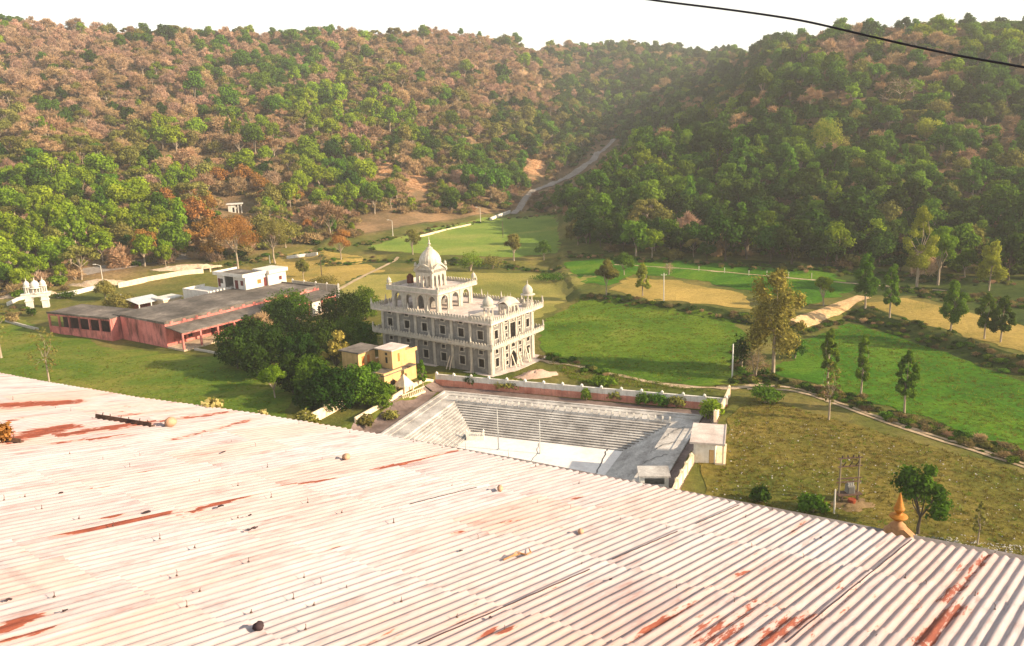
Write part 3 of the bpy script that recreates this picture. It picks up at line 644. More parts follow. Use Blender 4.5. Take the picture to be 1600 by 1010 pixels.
def scatter(name, pts, rot, scl, idx, meshes, kind='stuff', label=None):
    """many copies on points by geometry nodes, for masses nobody could count"""
    coll = bpy.data.collections.new(name + '_kinds')
    for k, m in enumerate(meshes): coll.objects.link(bpy.data.objects.new(f'kind_{k:02d}_{name}', m))
    me = bpy.data.meshes.new(name); n = len(pts); me.vertices.add(n); me.vertices.foreach_set('co', np.asarray(pts, np.float32).ravel())
    for nm, ty, ar, f in (('rot', 'FLOAT_VECTOR', rot, 'vector'), ('scl', 'FLOAT_VECTOR', scl, 'vector'), ('idx', 'INT', idx, 'value')):
        at_ = me.attributes.new(nm, ty, 'POINT'); at_.data.foreach_set(f, np.asarray(ar, np.int32 if ty == 'INT' else np.float32).ravel())
    o = bpy.data.objects.new(name, me); COL.objects.link(o)
    ng = bpy.data.node_groups.new(name, 'GeometryNodeTree'); ng.interface.new_socket('Geometry', in_out='INPUT', socket_type='NodeSocketGeometry'); ng.interface.new_socket('Geometry', in_out='OUTPUT', socket_type='NodeSocketGeometry')
    gi, go = ng.nodes.new('NodeGroupInput'), ng.nodes.new('NodeGroupOutput'); ip = ng.nodes.new('GeometryNodeInstanceOnPoints'); ci = ng.nodes.new('GeometryNodeCollectionInfo')
    ci.inputs['Collection'].default_value = coll; ci.inputs['Separate Children'].default_value = True; ci.inputs['Reset Children'].default_value = True
    def attr(nm, ty):
        a = ng.nodes.new('GeometryNodeInputNamedAttribute'); a.data_type = ty; a.inputs['Name'].default_value = nm; return a.outputs['Attribute']
    L = ng.links; L.new(gi.outputs[0], ip.inputs['Points']); L.new(ci.outputs[0], ip.inputs['Instance']); ip.inputs['Pick Instance'].default_value = True
    L.new(attr('idx', 'INT'), ip.inputs['Instance Index']); L.new(attr('rot', 'FLOAT_VECTOR'), ip.inputs['Rotation']); L.new(attr('scl', 'FLOAT_VECTOR'), ip.inputs['Scale']); L.new(ip.outputs[0], go.inputs[0])
    md = o.modifiers.new('scatter', 'NODES'); md.node_group = ng; tag(o, label, None, None, kind); return o

flat = [(sp, m) for sp in LIB for m in LIB[sp]]; off = {sp: [i for i, (s, m) in enumerate(flat) if s == sp] for sp in LIB}
pts = np.stack([hx[rest], hy[rest], hz_[rest]], 1); rot = np.zeros((len(rest), 3)); rot[:, 2] = hrng.uniform(0, 6.28, len(rest)); rot[:, :2] = hrng.normal(0, .05, (len(rest), 2))
scl = sc_[rest][:, None] * hrng.uniform(.88, 1.14, (len(rest), 3)); idx = np.array([off[KINDS[k]][var_of(KINDS[k], v)] for k, v in zip(kk[rest], hv[rest])])
scatter('hillside_woods', pts, rot, scl, idx, [m for s, m in flat])
# low scrub between the trees
sx, sy, sz, su, sv, sf, srng = hill_points(20000, 23)
ok = (sy > sf - 2) & (sy < 720) & (su > -200) & (su < 1800) & (sv < 470) & ~((sv > 335) & (su > 560) & (su < 868)); ok &= np.array([not blocked(a, b, 2.2 * F / max(60, y), 2 * F / max(60, y)) for a, b, y in zip(su, sv, sy)])
sx, sy, sz = sx[ok], sy[ok], sz[ok]; n = len(sx)
rot = np.zeros((n, 3)); rot[:, 2] = srng.uniform(0, 6.28, n)
SCR = LIB['scrub'] + [joined_tree('bush', 75, 'bush', 2.6, 4.4, 700, .8, 'twig', sliver=.18, shell=.1), joined_tree('bush', 76, 'bush', 2.6, 4.4, 700, .8, 'pink', sliver=.18, shell=.1), joined_tree('bush', 77, 'bush', 2.2, 4.0, 500, .5, 'deep'), joined_tree('bush', 78, 'bush', 2.2, 4.0, 500, .5, 'mid')]
pr = np.where((su[ok] > 880)[:, None], [[.08, .2, .08, .0, .34, .3]], [[.26, .20, .24, .16, .06, .08]]); ix = (srng.random(n)[:, None] < np.cumsum(pr, 1)).argmax(1)
scatter('undergrowth', np.stack([sx, sy, sz], 1), rot, np.repeat(srng.uniform(.5, 1.5, n)[:, None], 3, 1), ix, SCR)

# --- single trees down in the valley, each with its trunk and crown
def plant(name, u, v, vt, wpx, shape, mat, label, cat='tree', group=None, seed=None, z=None, leaves=None, leaf=.27, bark='bark', sliver=1.0, shell=.45, lean=0.0, base=None):
    P = base if base is not None else hit(u, v); h = max(.5, top_z(P, vt) - P[2]); d = float(np.linalg.norm(P[:2])); w = wpx * P[1] / F
    seed = seed if seed is not None else int(u * 13 + v * 7); n = leaves or int(np.clip(115 * wpx * max(1, (v - vt) / 40), 500, 9000))
    (V, Q, t), (V2, Q2) = tree_arrays(seed, shape, h, w, n, leaf, sliver=sliver, shell=shell, trunk=.022 if h > 9 else .026)
    r = empty(name, P, 0, label, cat, group); r.rotation_euler = (0, lean, 0)
    if len(Q2):
        me = np_mesh('trunk' if shape != 'bush' else 'stems', V2, Q2, [M[bark]], smooth=True); o = bpy.data.objects.new(me.name, me); COL.objects.link(o); o.parent = r
    nmc = 'crown' if shape != 'bush' else 'foliage'; me = np_mesh(nmc, V, Q, [M[LEAFMAT[mat]]], None, t); o = bpy.data.objects.new(nmc, me); COL.objects.link(o); o.parent = r
    return r
G = 'trees standing in the fields'
T = [  # u, base v, top v, width px, shape, foliage, label
    (1208, 584, 418, 122, 'tall', 'autumn', 'tall ochre-leaved tree with pale trunk, biggest in the fields'),
    (1293, 600, 512, 34, 'tall', 'mid', 'slim dark-topped tree behind the yellowish half-bare tree'),
    (1295, 657, 560, 46, 'tall', 'olive', 'yellowish half-bare tree beside the meadow wheel tracks'),
    (1345, 617, 522, 32, 'tall', 'mid', 'leaning green sapling at the edge of the bright crop'),
    (1413, 646, 545, 40, 'tall', 'mid', 'slender green sapling nearest the meadow wheel tracks'),
    (1286, 478, 428, 34, 'round', 'bright', 'small round green tree left of the sandy spoil track'),
    (1352, 482, 392, 46, 'tall', 'mid', 'tall leaning green tree at the head of the sandy track'),
    (1390, 497, 412, 38, 'tall', 'mid', 'narrow green tree just right of the leaning one by sandy track'),
    (1485, 522, 438, 50, 'tall', 'mid', 'rounded green tree with pale trunk on the golden strip'),
    (1538, 530, 458, 40, 'tall', 'mid', 'left one of the two dark trees at the golden strip'),
    (1563, 535, 462, 36, 'tall', 'deep', 'right one of the two dark trees at the golden strip'),
    (1545, 455, 374, 50, 'tall', 'lime', 'light yellow-green tree standing in the upper right field gap'),
    (1432, 452, 318, 62, 'tall', 'lime', 'tall light green tree at the foot of the right wood'),
    (1465, 446, 350, 52, 'round', 'bright', 'broad light green tree beside the tall one below the wood'),
    (948, 462, 402, 40, 'round', 'olive', 'olive tree with pale trunk, left of the field-edge pair'),
    (1004, 463, 411, 28, 'tall', 'lime', 'small bright lime tree, right of the field-edge pair'),
    (975, 430, 396, 36, 'round', 'mid', 'bushy green tree behind the field-edge pair'),
    (645, 398, 358, 32, 'round', 'olive', 'lone olive tree in the field left of the dome finial'),
    (803, 408, 364, 32, 'round', 'olive', 'drooping tree at the near edge of the pale green field'),
    (850, 407, 376, 26, 'round', 'mid', 'small round tree at the right end of the pale green field'),
    (533, 406, 356, 40, 'round', 'rust', 'round brown-leaved tree beyond the golden field'),
    (474, 436, 405, 28, 'round', 'olive', 'small fuzzy tree alone in the golden field'),
    (372, 420, 332, 92, 'round', 'rust', 'large orange-brown tree behind the white flat-roofed house'),
    (430, 412, 330, 60, 'round', 'olive', 'large olive tree to the right of the orange-brown one'),
    (77, 597, 508, 62, 'tall', 'olive', 'sparse brownish tree in front of the pink verandah'),
    (2, 560, 440, 44, 'tall', 'olive', 'sparse tree cut by the left edge of the lawn'),
    (430, 622, 566, 50, 'round', 'bright', 'bright green tree at the right end of the lawn'),
    (1435, 835, 728, 104, 'round', 'mid', 'spreading green tree behind the ochre roof finial'),
    (1527, 852, 780, 26, 'tall', 'olive', 'thin nearly bare sapling at the near meadow edge'),
    (188, 484, 452, 56, 'bush', 'olive', 'bushy olive tree behind the pink verandah roof'),
    (165, 470, 440, 40, 'round', 'olive', 'small tree beside the roadside lamp'),
]
for i, (u, v, vt, w, shp, mat, lab) in enumerate(T):
    sp = dict(autumn=.55, olive=.45).get(mat, .45)
    kw = {}
    if i in (2, 24, 25, 28): kw = dict(leaves=int(6 * w), leaf=.34, shell=.2)
    elif i == 0: kw = dict(leaves=14000, leaf=.32, shell=.15)
    elif i == 27: kw = dict(leaves=3400, leaf=.34, bark='darkbark', shell=.3)
    plant('field_tree' if shp != 'bush' else 'bushy_tree', u, v, vt, w, shp, mat, lab, 'tree', G, **kw)
GH = 'trees standing out on the right hill'
for u, v, vt, w_, shp, mat, lab in ((1290, 252, 176, 58, 'full', 'lime', 'tall yellow-green tree standing out high on the right hill'), (1446, 232, 184, 50, 'round', 'lime', 'broad yellowish tree crown high on the right hill'), (1112, 208, 156, 34, 'tall', 'bright', 'upright green tree beside the valley head on the right hill'), (1405, 175, 118, 62, 'full', 'twig', 'large fluffy brown tree near the top of the right hill')): plant('hillside_tree', u, v, vt, w_, shp, mat, lab, 'tree', GH, leaf=.42, leaves=3200, sliver=.17 if mat == 'twig' else 1)
G2 = 'dark trees in the orchard beside the temple'
OR = [(372, 576, 508, 66, 'deep', 'dome-shaped dark tree at the left end of the orchard'), (420, 566, 506, 70, 'deep', 'dark tree just right of the dome-shaped orchard tree'), (440, 520, 470, 60, 'deep', 'dark tree in front of the verandah roof'),
      (457, 510, 456, 74, 'mid', 'broad dark tree hiding the pink roof edge'), (535, 515, 455, 76, 'deep', 'large dark tree behind the orchard, left of the temple'), (572, 500, 446, 44, 'mid', 'sunlit-topped tree beside the temple balcony end'),
      (500, 560, 500, 74, 'deep', 'dark tree in the middle of the orchard'), (545, 548, 498, 56, 'mid', 'tree right of the orchard middle, before the temple wall'), (470, 585, 515, 60, 'deep', 'dark tree in front of the orchard middle'),
      (492, 618, 560, 66, 'mid', 'rounded green tree at the near orchard edge'), (520, 640, 575, 84, 'deep', 'spreading near-black tree nearest the cream garden wall'), (560, 628, 570, 62, 'mid', 'green tree beside the yellow house porch'), (570, 548, 505, 50, 'mid', 'bushy tree against the yellow house back wall')]
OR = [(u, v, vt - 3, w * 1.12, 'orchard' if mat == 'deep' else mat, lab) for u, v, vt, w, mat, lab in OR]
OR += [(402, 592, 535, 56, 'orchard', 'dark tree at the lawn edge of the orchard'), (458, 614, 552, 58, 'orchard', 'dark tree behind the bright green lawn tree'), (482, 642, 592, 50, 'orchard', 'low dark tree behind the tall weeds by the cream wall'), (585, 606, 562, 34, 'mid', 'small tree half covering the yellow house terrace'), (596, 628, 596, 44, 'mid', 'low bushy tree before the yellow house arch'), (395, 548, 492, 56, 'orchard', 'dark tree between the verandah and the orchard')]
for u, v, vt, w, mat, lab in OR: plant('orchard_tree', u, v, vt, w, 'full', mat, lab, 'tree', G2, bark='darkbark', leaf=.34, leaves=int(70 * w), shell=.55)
plant('flowering_tree', 528, 590, 520, 56, 'round', 'autumn', 'orchard tree covered in yellow blossom', 'tree', leaf=.36, leaves=1500, bark='darkbark')
plant('flowering_tree', 548, 632, 582, 40, 'round', 'autumn', 'small yellow-blossomed tree by the house porch', 'tree', leaf=.32, leaves=800, bark='darkbark')
plant('bare_tree', 413, 528, 490, 40, 'round', 'twig', 'pale bare twiggy tree among the dark orchard trees', 'tree', leaf=.7, sliver=.16, shell=.1, leaves=900)
plant('column_tree', 661, 607, 562, 17, 'tall', 'mid', 'narrow column-shaped tree beside the yellow house', 'tree', leaf=.3, leaves=1300)
GB = 'bushes around the tank and walls'
BU = [(736, 604, 580, 30, 'deep', 'dark round bush against the boundary wall below the temple'), (794, 607, 592, 44, 'olive', 'low olive bush on the boundary wall right of the dark bush'), (916, 626, 604, 18, 'mid', 'small bush hanging over the red wall, left of a wider one'),
      (942, 603, 585, 50, 'mid', 'bright weeds behind the boundary wall'), (962, 626, 606, 30, 'olive', 'olive bush hanging over the red wall centre'), (1007, 632, 608, 34, 'mid', 'left of the three joined bushes on the red wall'), (1032, 634, 610, 32, 'mid', 'middle of the three joined bushes on the red wall'),
      (1057, 637, 614, 28, 'olive', 'right of the three joined bushes on the red wall'), (1111, 658, 614, 44, 'bright', 'bright green bush in the corner of the tank compound'), (1187, 785, 757, 36, 'deep', 'dark round bush at the near edge of the meadow'),
      (1270, 800, 768, 54, 'mid', 'ragged green weeds left of the transformer frame'), (1196, 630, 596, 56, 'mid', 'dark green shrub at the foot of the ochre tree'), (1158, 575, 510, 40, 'deep', 'tall dark thicket left of the ochre tree'), (1242, 560, 520, 40, 'deep', 'dark thicket right of the ochre tree'), (1180, 590, 540, 44, 'twig', 'brown dry thicket under the ochre tree'),
      (735, 424, 386, 46, 'mid', 'large green bush behind the temple dome'), (582, 392, 384, 12, 'mid', 'tiny round bush in the upper field'), (770, 420, 395, 36, 'olive', 'dry bush on the bank beside the large green bush'), (590, 636, 612, 62, 'mid', 'leafy bush covering the yellow house fence'), (610, 655, 640, 30, 'olive', 'small bush by the low orange wall'), (570, 668, 645, 36, 'olive', 'scrubby bush in the garden strip'),
      (478, 668, 640, 50, 'olive', 'tall weeds beside the cream garden wall'), (100, 465, 455, 40, 'deep', 'low dark bush behind the white gateway'), (50, 494, 478, 18, 'deep', 'dark shrub at the foot of the gateway pillar'), (505, 448, 428, 60, 'olive', 'pale shrubs along the white house yard'), (20, 505, 490, 22, 'scrub', 'brown shrub on the bank left of the gateway'),
      (1045, 430, 402, 18, 'twig', 'dry bush on the bank above the golden strip'), (865, 440, 425, 70, 'mid', 'green bushes along the bank behind the olive field'), (1225, 470, 440, 44, 'mid', 'green bush behind the ochre tree crown')]
for u, v, vt, w, mat, lab in BU: plant('bush', u, v, vt, w, 'bush', mat, lab, 'bush', GB, leaf=.32, leaves=int(np.clip(28 * w, 250, 1500)), sliver=.2 if mat in ('twig',) else 1, shell=.35)
# scrub along the terrace banks and field edges
def along(px, n, spread, z=None):
    P = np.array([hit(u, v)[:2] for u, v in px]); s = np.r_[0, np.cumsum(np.linalg.norm(np.diff(P, axis=0), axis=1))]; t = RNG.uniform(0, s[-1], n)
    return np.stack([np.interp(t, s, P[:, 0]) + RNG.normal(0, spread, n), np.interp(t, s, P[:, 1]) + RNG.normal(0, spread, n)], 1)
E_ = [along([(905, 466), (960, 469), (1050, 481), (1165, 500), (1245, 512)], 90, .8), along([(1330, 492), (1400, 512), (1500, 545), (1600, 584)], 110, 1.5), along([(1250, 522), (1300, 508), (1345, 494)], 30, .6),
      along([(500, 415), (600, 408), (700, 412), (800, 418), (880, 420)], 120, 1.4), along([(1240, 600), (1330, 628), (1450, 670), (1600, 718)], 170, .9), along([(885, 400), (960, 404), (1080, 412), (1300, 424), (1480, 438), (1600, 445)], 260, 2.0), along([(1400, 452), (1500, 466), (1600, 480)], 120, 2.0),
      along([(860, 556), (920, 578), (980, 594)], 30, 1.2), along([(430, 400), (520, 392), (600, 376), (760, 345), (860, 336)], 130, 1.6), along([(40, 480), (0, 500)], 20, 1.5), along([(330, 420), (420, 405)], 40, 1.5), along([(1165, 560), (1180, 600), (1230, 590)], 60, 1.6)]
E_ = np.concatenate(E_); n = len(E_); rot = np.zeros((n, 3)); rot[:, 2] = RNG.uniform(0, 6.28, n)
scatter('undergrowth', np.column_stack([E_, H(E_[:, 0], E_[:, 1])]), rot, np.repeat(RNG.uniform(.14, .48, n)[:, None], 3, 1), RNG.choice(6, n, p=[.2, .22, .06, .0, .22, .3]), SCR)
# grass tufts over meadow, lawn and fields
def tuft(seed, mat='grass'):
    rng = np.random.default_rng(seed); n = 14; b = rng.normal(0, .16, (n, 3)); b[:, 2] = 0; t = b * 1.8; t[:, 2] = rng.uniform(.16, .42, n); w = rng.normal(size=(n, 3)) * .035; w[:, 2] = 0
    V = np.stack([b - w, b + w, t + w * .3, t - w * .3], 1).reshape(-1, 3); return np_mesh('grass', V, np.arange(4 * n).reshape(-1, 4), [M[mat]], None, rng.random(n))
def inside(P, n):
    P = np.array(P); lo, hi = P.min(0), P.max(0); q = RNG.uniform(lo, hi, (n * 3, 2)); q = q[poly_sd(q[:, 0], q[:, 1], [tuple(p) for p in P]) > 0]; return q[:n]
GP = np.concatenate([inside(pxpoly([(846, 505), (905, 472), (958, 474), (1050, 486), (1150, 503), (1172, 580), (1060, 600), (900, 566)]), 2600), inside(pxpoly([(1245, 535), (1330, 505), (1500, 560), (1640, 604), (1800, 700), (1600, 708), (1500, 672), (1310, 612)]), 2600), inside(pxpoly([(1148, 645), (1185, 622), (1300, 655), (1600, 740), (1700, 790), (1600, 880), (1100, 800)]), 3800), inside(pxpoly([(0, 508), (170, 552), (430, 590), (450, 655), (380, 690), (0, 620)]), 2000), inside(pxpoly([(850, 560), (960, 585), (1060, 604), (1140, 615), (900, 600)]), 900)])
n = len(GP); rot = np.zeros((n, 3)); rot[:, 2] = RNG.uniform(0, 6.28, n)
scatter('grass', np.column_stack([GP, H(GP[:, 0], GP[:, 1]) + .03]), rot, RNG.uniform(.4, 1.0, (n, 1)) * np.array([[1.2, 1.2, .7]]), np.where((np.arange(n) >= 5200) & (np.arange(n) < 9000), RNG.choice(4, n, p=[.42, .42, .08, .08]), RNG.choice(4, n, p=[.08, .1, .41, .41])), [tuft(1, 'drygrass'), tuft(2, 'drygrass'), tuft(3), tuft(4)])
# ------------------------------------------------------------------ temple
def onion(r, h):
    """profile of a bulbous dome: foot radius .86 r, widest r, pointed top"""
    return [(r * .86, 0), (r * .95, h * .1), (r, h * .26), (r * .98, h * .4), (r * .88, h * .56), (r * .68, h * .72), (r * .42, h * .85), (r * .18, h * .94), (r * .06, h)]
def finial_prof(h): return [(h * .16, 0), (h * .2, h * .06), (h * .08, h * .14), (h * .07, h * .2), (h * .17, h * .3), (h * .17, h * .36), (h * .06, h * .45), (h * .05, h * .5), (h * .11, h * .58), (h * .04, h * .68), (h * .02, h)]
def merlons(mb, O, U, N, L, base_h, h, w=.42, gap=.24, t=.14, mat=0, posts=0, post_h=1.0):
    """crenellated parapet along U: low curb with a row of pointed merlons and taller spiked posts"""
    mb.obox(O, U, (0, 0, 1), N, 0, L, 0, base_h, -t, 0, mat); U, O, N = np.array(U, float), np.array(O, float), np.array(N, float)
    n = max(1, int(L / (w + gap))); p = L / n
    for i in range(n):
        a = O + U * (i * p + gap / 2) + np.array([0, 0, base_h - .002]); Z = np.array([0, 0, 1.])
        mb.extrude([a, a + U * (p - gap), a + U * (p - gap) + Z * h * .6, a + U * (p - gap) / 2 + Z * h, a + Z * h * .6], -N * t, mat)
    for i in range(posts + 1 if posts else 0):
        c = O + U * min(max(i * L / posts, .14), L - .14) - N * (t / 2); mb.lathe([(.17, 0), (.17, base_h + h * .7), (.24, base_h + h * .85), (.16, base_h + h), (.03, base_h + post_h)], 8, c, mat)
def arch_panel(mb, O, U, N, W, Ht, t, ow, oh, spring, mat=0, foot=0.0):
    """bay with one pointed, open-bottomed arch"""
    U, N, Z = np.array(U, float), np.array(N, float), np.array((0, 0, 1.)); O = np.array(O, float); c = W / 2; P = [(0, 0), (c - ow / 2, 0), (c - ow / 2, spring)]
    for k in range(1, 8):
        a = k / 8 * math.pi; x = -math.cos(a) * ow / 2; y = (oh - spring) * (math.sin(a) ** .8) * (1 + .12 * (1 - abs(math.cos(a)))) ; P.append((c + x, spring + min(y, oh - spring + .1)))
    P += [(c + ow / 2, spring), (c + ow / 2, 0), (W, 0), (W, Ht), (0, Ht)]
    mb.extrude([O + U * a + Z * b for a, b in P], -N * t, mat)

TC = at(768.4, 586.8); TRZ = R(90 - 35.7); L1, L2, OV, ZA, ZB = 13.8, 26.3, 1.41, 5.17, 9.67
tp = empty('temple', (TC[0], TC[1], 0), TRZ, 'three-storey white Sikh temple with ribbed dome and roof kiosks', 'temple')
X_, Y_, Z_ = (1, 0, 0), (0, 1, 0), (0, 0, 1); nX, nY = (-1, 0, 0), (0, -1, 0)
side_w, front_w = [], []     # (u0,u1,z0,z1)
bay = L2 / 6
for zf in (0, ZA):
    for i in range(6):
        c = (i + .5) * bay; side_w += [(c - .62, c + .62, zf + 1.2, zf + 2.75), (c - .42, c + .42, zf + 3.65, zf + 4.35)]
fx = lambda t: t * L1
for zf in (0, ZA):
    for c in (.13, .85): front_w += [(fx(c) - .5, fx(c) + .5, zf + 1.2, zf + 2.75), (fx(c) - .42, fx(c) + .42, zf + 3.65, zf + 4.35)]
    for c in (.35, .655):
        for zz in (.75, 2.15, 3.55): front_w.append((fx(c) - .34, fx(c) + .34, zf + zz, zf + zz + .75))
    front_w.append((fx(.5) - .5, fx(.5) + .5, zf + 3.7, zf + 4.35))
front_w += [(fx(.5) - .85, fx(.5) + .85, .1, 3.0), (fx(.5) - .8, fx(.5) + .8, ZA + .3, ZA + 3.1)]
for zf, zt in ((0, ZA), (ZA, ZB)):
    mb = MB()
    s_ops = [o for o in side_w if zf <= o[2] < zt]; f_ops = [o for o in front_w if zf <= o[2] < zt]
    mb.panel((0, 0, 0), Y_, nX, L2, zt, .32, s_ops, 0, zf + (0.0 if zf == 0 else .22)); mb.panel((.32, 0, 0), X_, nY, L1 - .32, zt, .32, [(a - .32, b - .32, c, d) for a, b, c, d in f_ops], 0, zf + (0.0 if zf == 0 else .22))
    mb.box(.34, L1 - .02, L2 - .34, L2 - .02, zf + .22, zt - .02, 0); mb.box(L1 - .34, L1 - .02, .34, L2 - .36, zf + .22, zt - .02, 0); mb.box(.4, L1 - .4, .4, L2 - .4, zf + .23, zf + .3, 0)
    mb.build('wall', M['cement'], tp)
    for ops, O, U, N in ((s_ops, np.array((0, 0, 0.)), Y_, nX), (f_ops, np.array((0, 0, 0.)), X_, nY)):
        for a, b, c, d in ops:
            wd, ht = b - a, d - c; w = MB(); arched = ht > 2.6 and zf == 0
            for u0, u1, v0, v1 in ((-.16, wd + .16, -.16, 0), (-.16, wd + .16, ht, ht + .16), (-.16, 0, 0, ht), (wd, wd + .16, 0, ht)): w.obox((0, 0, 0), U, Z_, N, u0, u1, v0, v1, -.1, .05, 0)
            w.obox((0, 0, 0), U, Z_, N, 0, wd, 0, ht, -.24, -.2, 1)
            if arched:
                for sgn in (0, 1): w.extrude([np.array(U) * (0 if not sgn else wd) + np.array((0, 0, q)) + np.array(U) * dx * (1 if not sgn else -1) for dx, q in ((0, ht - .9), (.28, ht - .5), (.55, ht - .2), (wd / 2, ht), (0, ht))], np.array(N) * -.12, 0)
            w.build('window' if ht < 2 else 'door', [M['trim'], M['dark']], tp, loc=O + np.array(U) * a + np.array((0, 0, c)))
    for i in range(7):
        p = MB(); y = min(max(i * bay, .3), L2 - .3); hw = .3; p.box(-.13, -.002, y - hw, y + hw, zf + (0 if zf == 0 else .24), zt - .165); p.build('pilaster', M['trim'], tp)
    for c, hw in ((.03, .4), (.245, .22), (.29, .18), (.42, .2), (.58, .2), (.72, .18), (.76, .22), (.965, .4)):
        p = MB(); p.box(fx(c) - hw, fx(c) + hw, -.13, -.002, zf + (0 if zf == 0 else .24), zt - .165); p.build('pilaster', M['trim'], tp)
for zt, nm, ph, bh in ((ZA, 'balcony', .5, .3), (ZB, 'roof_slab', .58, .36)):
    s = MB(); s.box(-OV, L1 + OV, -OV, L2 + OV, zt, zt + .22); s.box(-OV + .15, L1 + OV - .15, -OV + .15, L2 + OV - .15, zt - .16, zt - .002); r = s.build(nm, [M['trim'] if nm == 'balcony' else M['roofdeck']], tp)
    q = MB(); z = zt + .225
    merlons(q, (-OV, -OV, z), Y_, nX, L2 + 2 * OV, bh, ph, posts=6, post_h=bh + ph + .65); merlons(q, (-OV + .125, -OV, z), X_, nY, L1 + 2 * OV - .125, bh, ph, w=.38, gap=.2, posts=4, post_h=bh + ph + .65)
    merlons(q, (L1 + OV, -OV + .125, z), Y_, X_, L2 + 2 * OV - .13, bh, ph, posts=6, post_h=bh + ph + .65); merlons(q, (-OV + .125, L2 + OV, z), X_, Y_, L1 + 2 * OV - .26, bh, ph, posts=4, post_h=bh + ph + .65)
    for a in np.arange(.5, L2, bay / 2): q.box(-OV + .1, -.14, a - .09, a + .09, zt - .36, zt - .165)
    for a in np.arange(.4, L1, 1.7): q.box(a - .09, a + .09, -OV + .1, -.14, zt - .36, zt - .165)
    q.build('parapet', M['trim'], r)
m = MB(); m.box(-.9, L1 + 1.2, -2.4, L2 + .8, -.5, .06); m.build('plinth', M['roofdeck'], tp)
# third storey: open arcade
PX, PY, PL1, PL2, ZP = 1.18, 12.76, 10.34, 11.48, 13.37; Z0 = ZB + .226
pv = MB(); nb = 4; bw = PL2 / nb
for i in range(nb):
    arch_panel(pv, (PX, PY + i * bw, Z0), Y_, nX, bw, ZP - Z0, .35, 1.75, 2.85, 1.7); arch_panel(pv, (PX + PL1, PY + i * bw, Z0), Y_, X_, bw, ZP - Z0, .35, 1.75, 2.85, 1.7)
nb = 3; bw1 = (PL1 - .72) / nb
for i in range(nb):
    arch_panel(pv, (PX + .36 + i * bw1, PY, Z0), X_, nY, bw1, ZP - Z0, .35, 2.0, 2.9, 1.7); arch_panel(pv, (PX + .36 + i * bw1, PY + PL2, Z0), X_, Y_, bw1, ZP - Z0, .35, 2.0, 2.9, 1.7)
pav = pv.build('arcade', M['trim'], tp)
for i in range(5):
    for x, n_ in ((PX, -1), (PX + PL1, 1)):
        yy = min(max(PY + i * bw, PY + .22), PY + PL2 - .22); c = MB(); c.box(x if n_ > 0 else x - .1, x + .1 if n_ > 0 else x, yy - .22, yy + .22, Z0, ZP - .02); c.build('pilaster', M['trim'], pav)
for i in range(4):
    xx = min(max(PX + .36 + i * bw1, PX + .3), PX + PL1 - .3); c = MB(); c.box(xx - .26, xx + .26, PY - .1, PY - .002, Z0, ZP - .02); c.build('pilaster', M['trim'], pav)
c = MB(); c.box(PX + 2.4, PX + 7.2, PY + 4.3, PY + 8, Z0, ZP - .02); c.build('inner_room', M['cement'], pav)
s = MB(); po = .75; s.box(PX - po, PX + PL1 + po, PY - po, PY + PL2 + po, ZP, ZP + .22); ps = s.build('roof_slab', M['roofdeck'], pav)
q = MB(); z = ZP + .225; q.box(PX - po, PX - po + .14, PY - po, PY + PL2 + po, z, z + .75); q.box(PX - po + .145, PX + PL1 + po, PY + PL2 + po - .14, PY + PL2 + po, z, z + .75)
merlons(q, (PX - po + .145, PY - po, z), X_, nY, PL1 + 2 * po - .145, .35, .5, w=.28, gap=.14, posts=1, post_h=1.3); merlons(q, (PX + PL1 + po, PY - po + .13, z), Y_, X_, PL2 + 2 * po - .28, .35, .5)
q.build('parapet', M['trim'], ps)
ZP2 = ZP + .226
def turret(x, y, z, r, h, n=4):
    t = MB(); t.lathe([(r * 1.2, 0), (r * 1.2, h * .16), (r, h * .18), (r, h * .22)], 12, (x, y, z))
    for k in range(n):
        a = 2 * math.pi * (k + .5) / n; t.tube((x + r * .8 * math.cos(a), y + r * .8 * math.sin(a), z + h * .2), (x + r * .8 * math.cos(a), y + r * .8 * math.sin(a), z + h * .5), r * .2, n=6)
    t.lathe([(r * 1.25, h * .48), (r * 1.3, h * .51), (r * .9, h * .54)], 12, (x, y, z)); t.lathe([(a, b + h * .54) for a, b in onion(r, h * .34)], 14, (x, y, z)); t.lathe([(a * .8, b + h * .86) for a, b in finial_prof(h * .16)], 8, (x, y, z))
    return t.build('turret', M['trim'], tp)
for x, y in ((PX - .3, PY + PL2 + .3), (PX + PL1 + .3, PY - .3), (PX + PL1 + .3, PY + PL2 + .3), (PX - .25, PY - .25)): turret(x, y, ZP2, .42 if (x > PX or y > PY + 1) else .28, 2.5 if (x > PX or y > PY + 1) else 1.6)
# shrine room and dome
K = at(676, 450.8, ZP2); kx, ky = K[0] - TC[0], K[1] - TC[1]; ca, sa = math.cos(TRZ), math.sin(TRZ); KX, KY = ca * kx + sa * ky, -sa * kx + ca * ky; S = 4.05; Sh = 3.4
rm = MB(); b3 = (S - .5) / 3
for i in range(3):
    for O, U, N in (((KX, KY + .25 + i * b3, ZP2), Y_, nX), ((KX + .25 + i * b3, KY, ZP2), X_, nY), ((KX + S, KY + .25 + i * b3, ZP2), Y_, X_), ((KX + .25 + i * b3, KY + S, ZP2), X_, Y_)): arch_panel(rm, O, U, N, b3, Sh, .22, .66, 2.3, 1.6)
for x in (KX - .05, KX + S - .25):
    for y in (KY - .05, KY + S - .25): rm.box(x, x + .3, y, y + .3, ZP2, ZP2 + Sh)
rm.box(KX + 1.3, KX + S - 1.3, KY + 1.3, KY + S - 1.3, ZP2, ZP2 + Sh - .4); room = rm.build('shrine_room', M['trim'], tp)
cm = MB()      # curved bangla cornice on each side
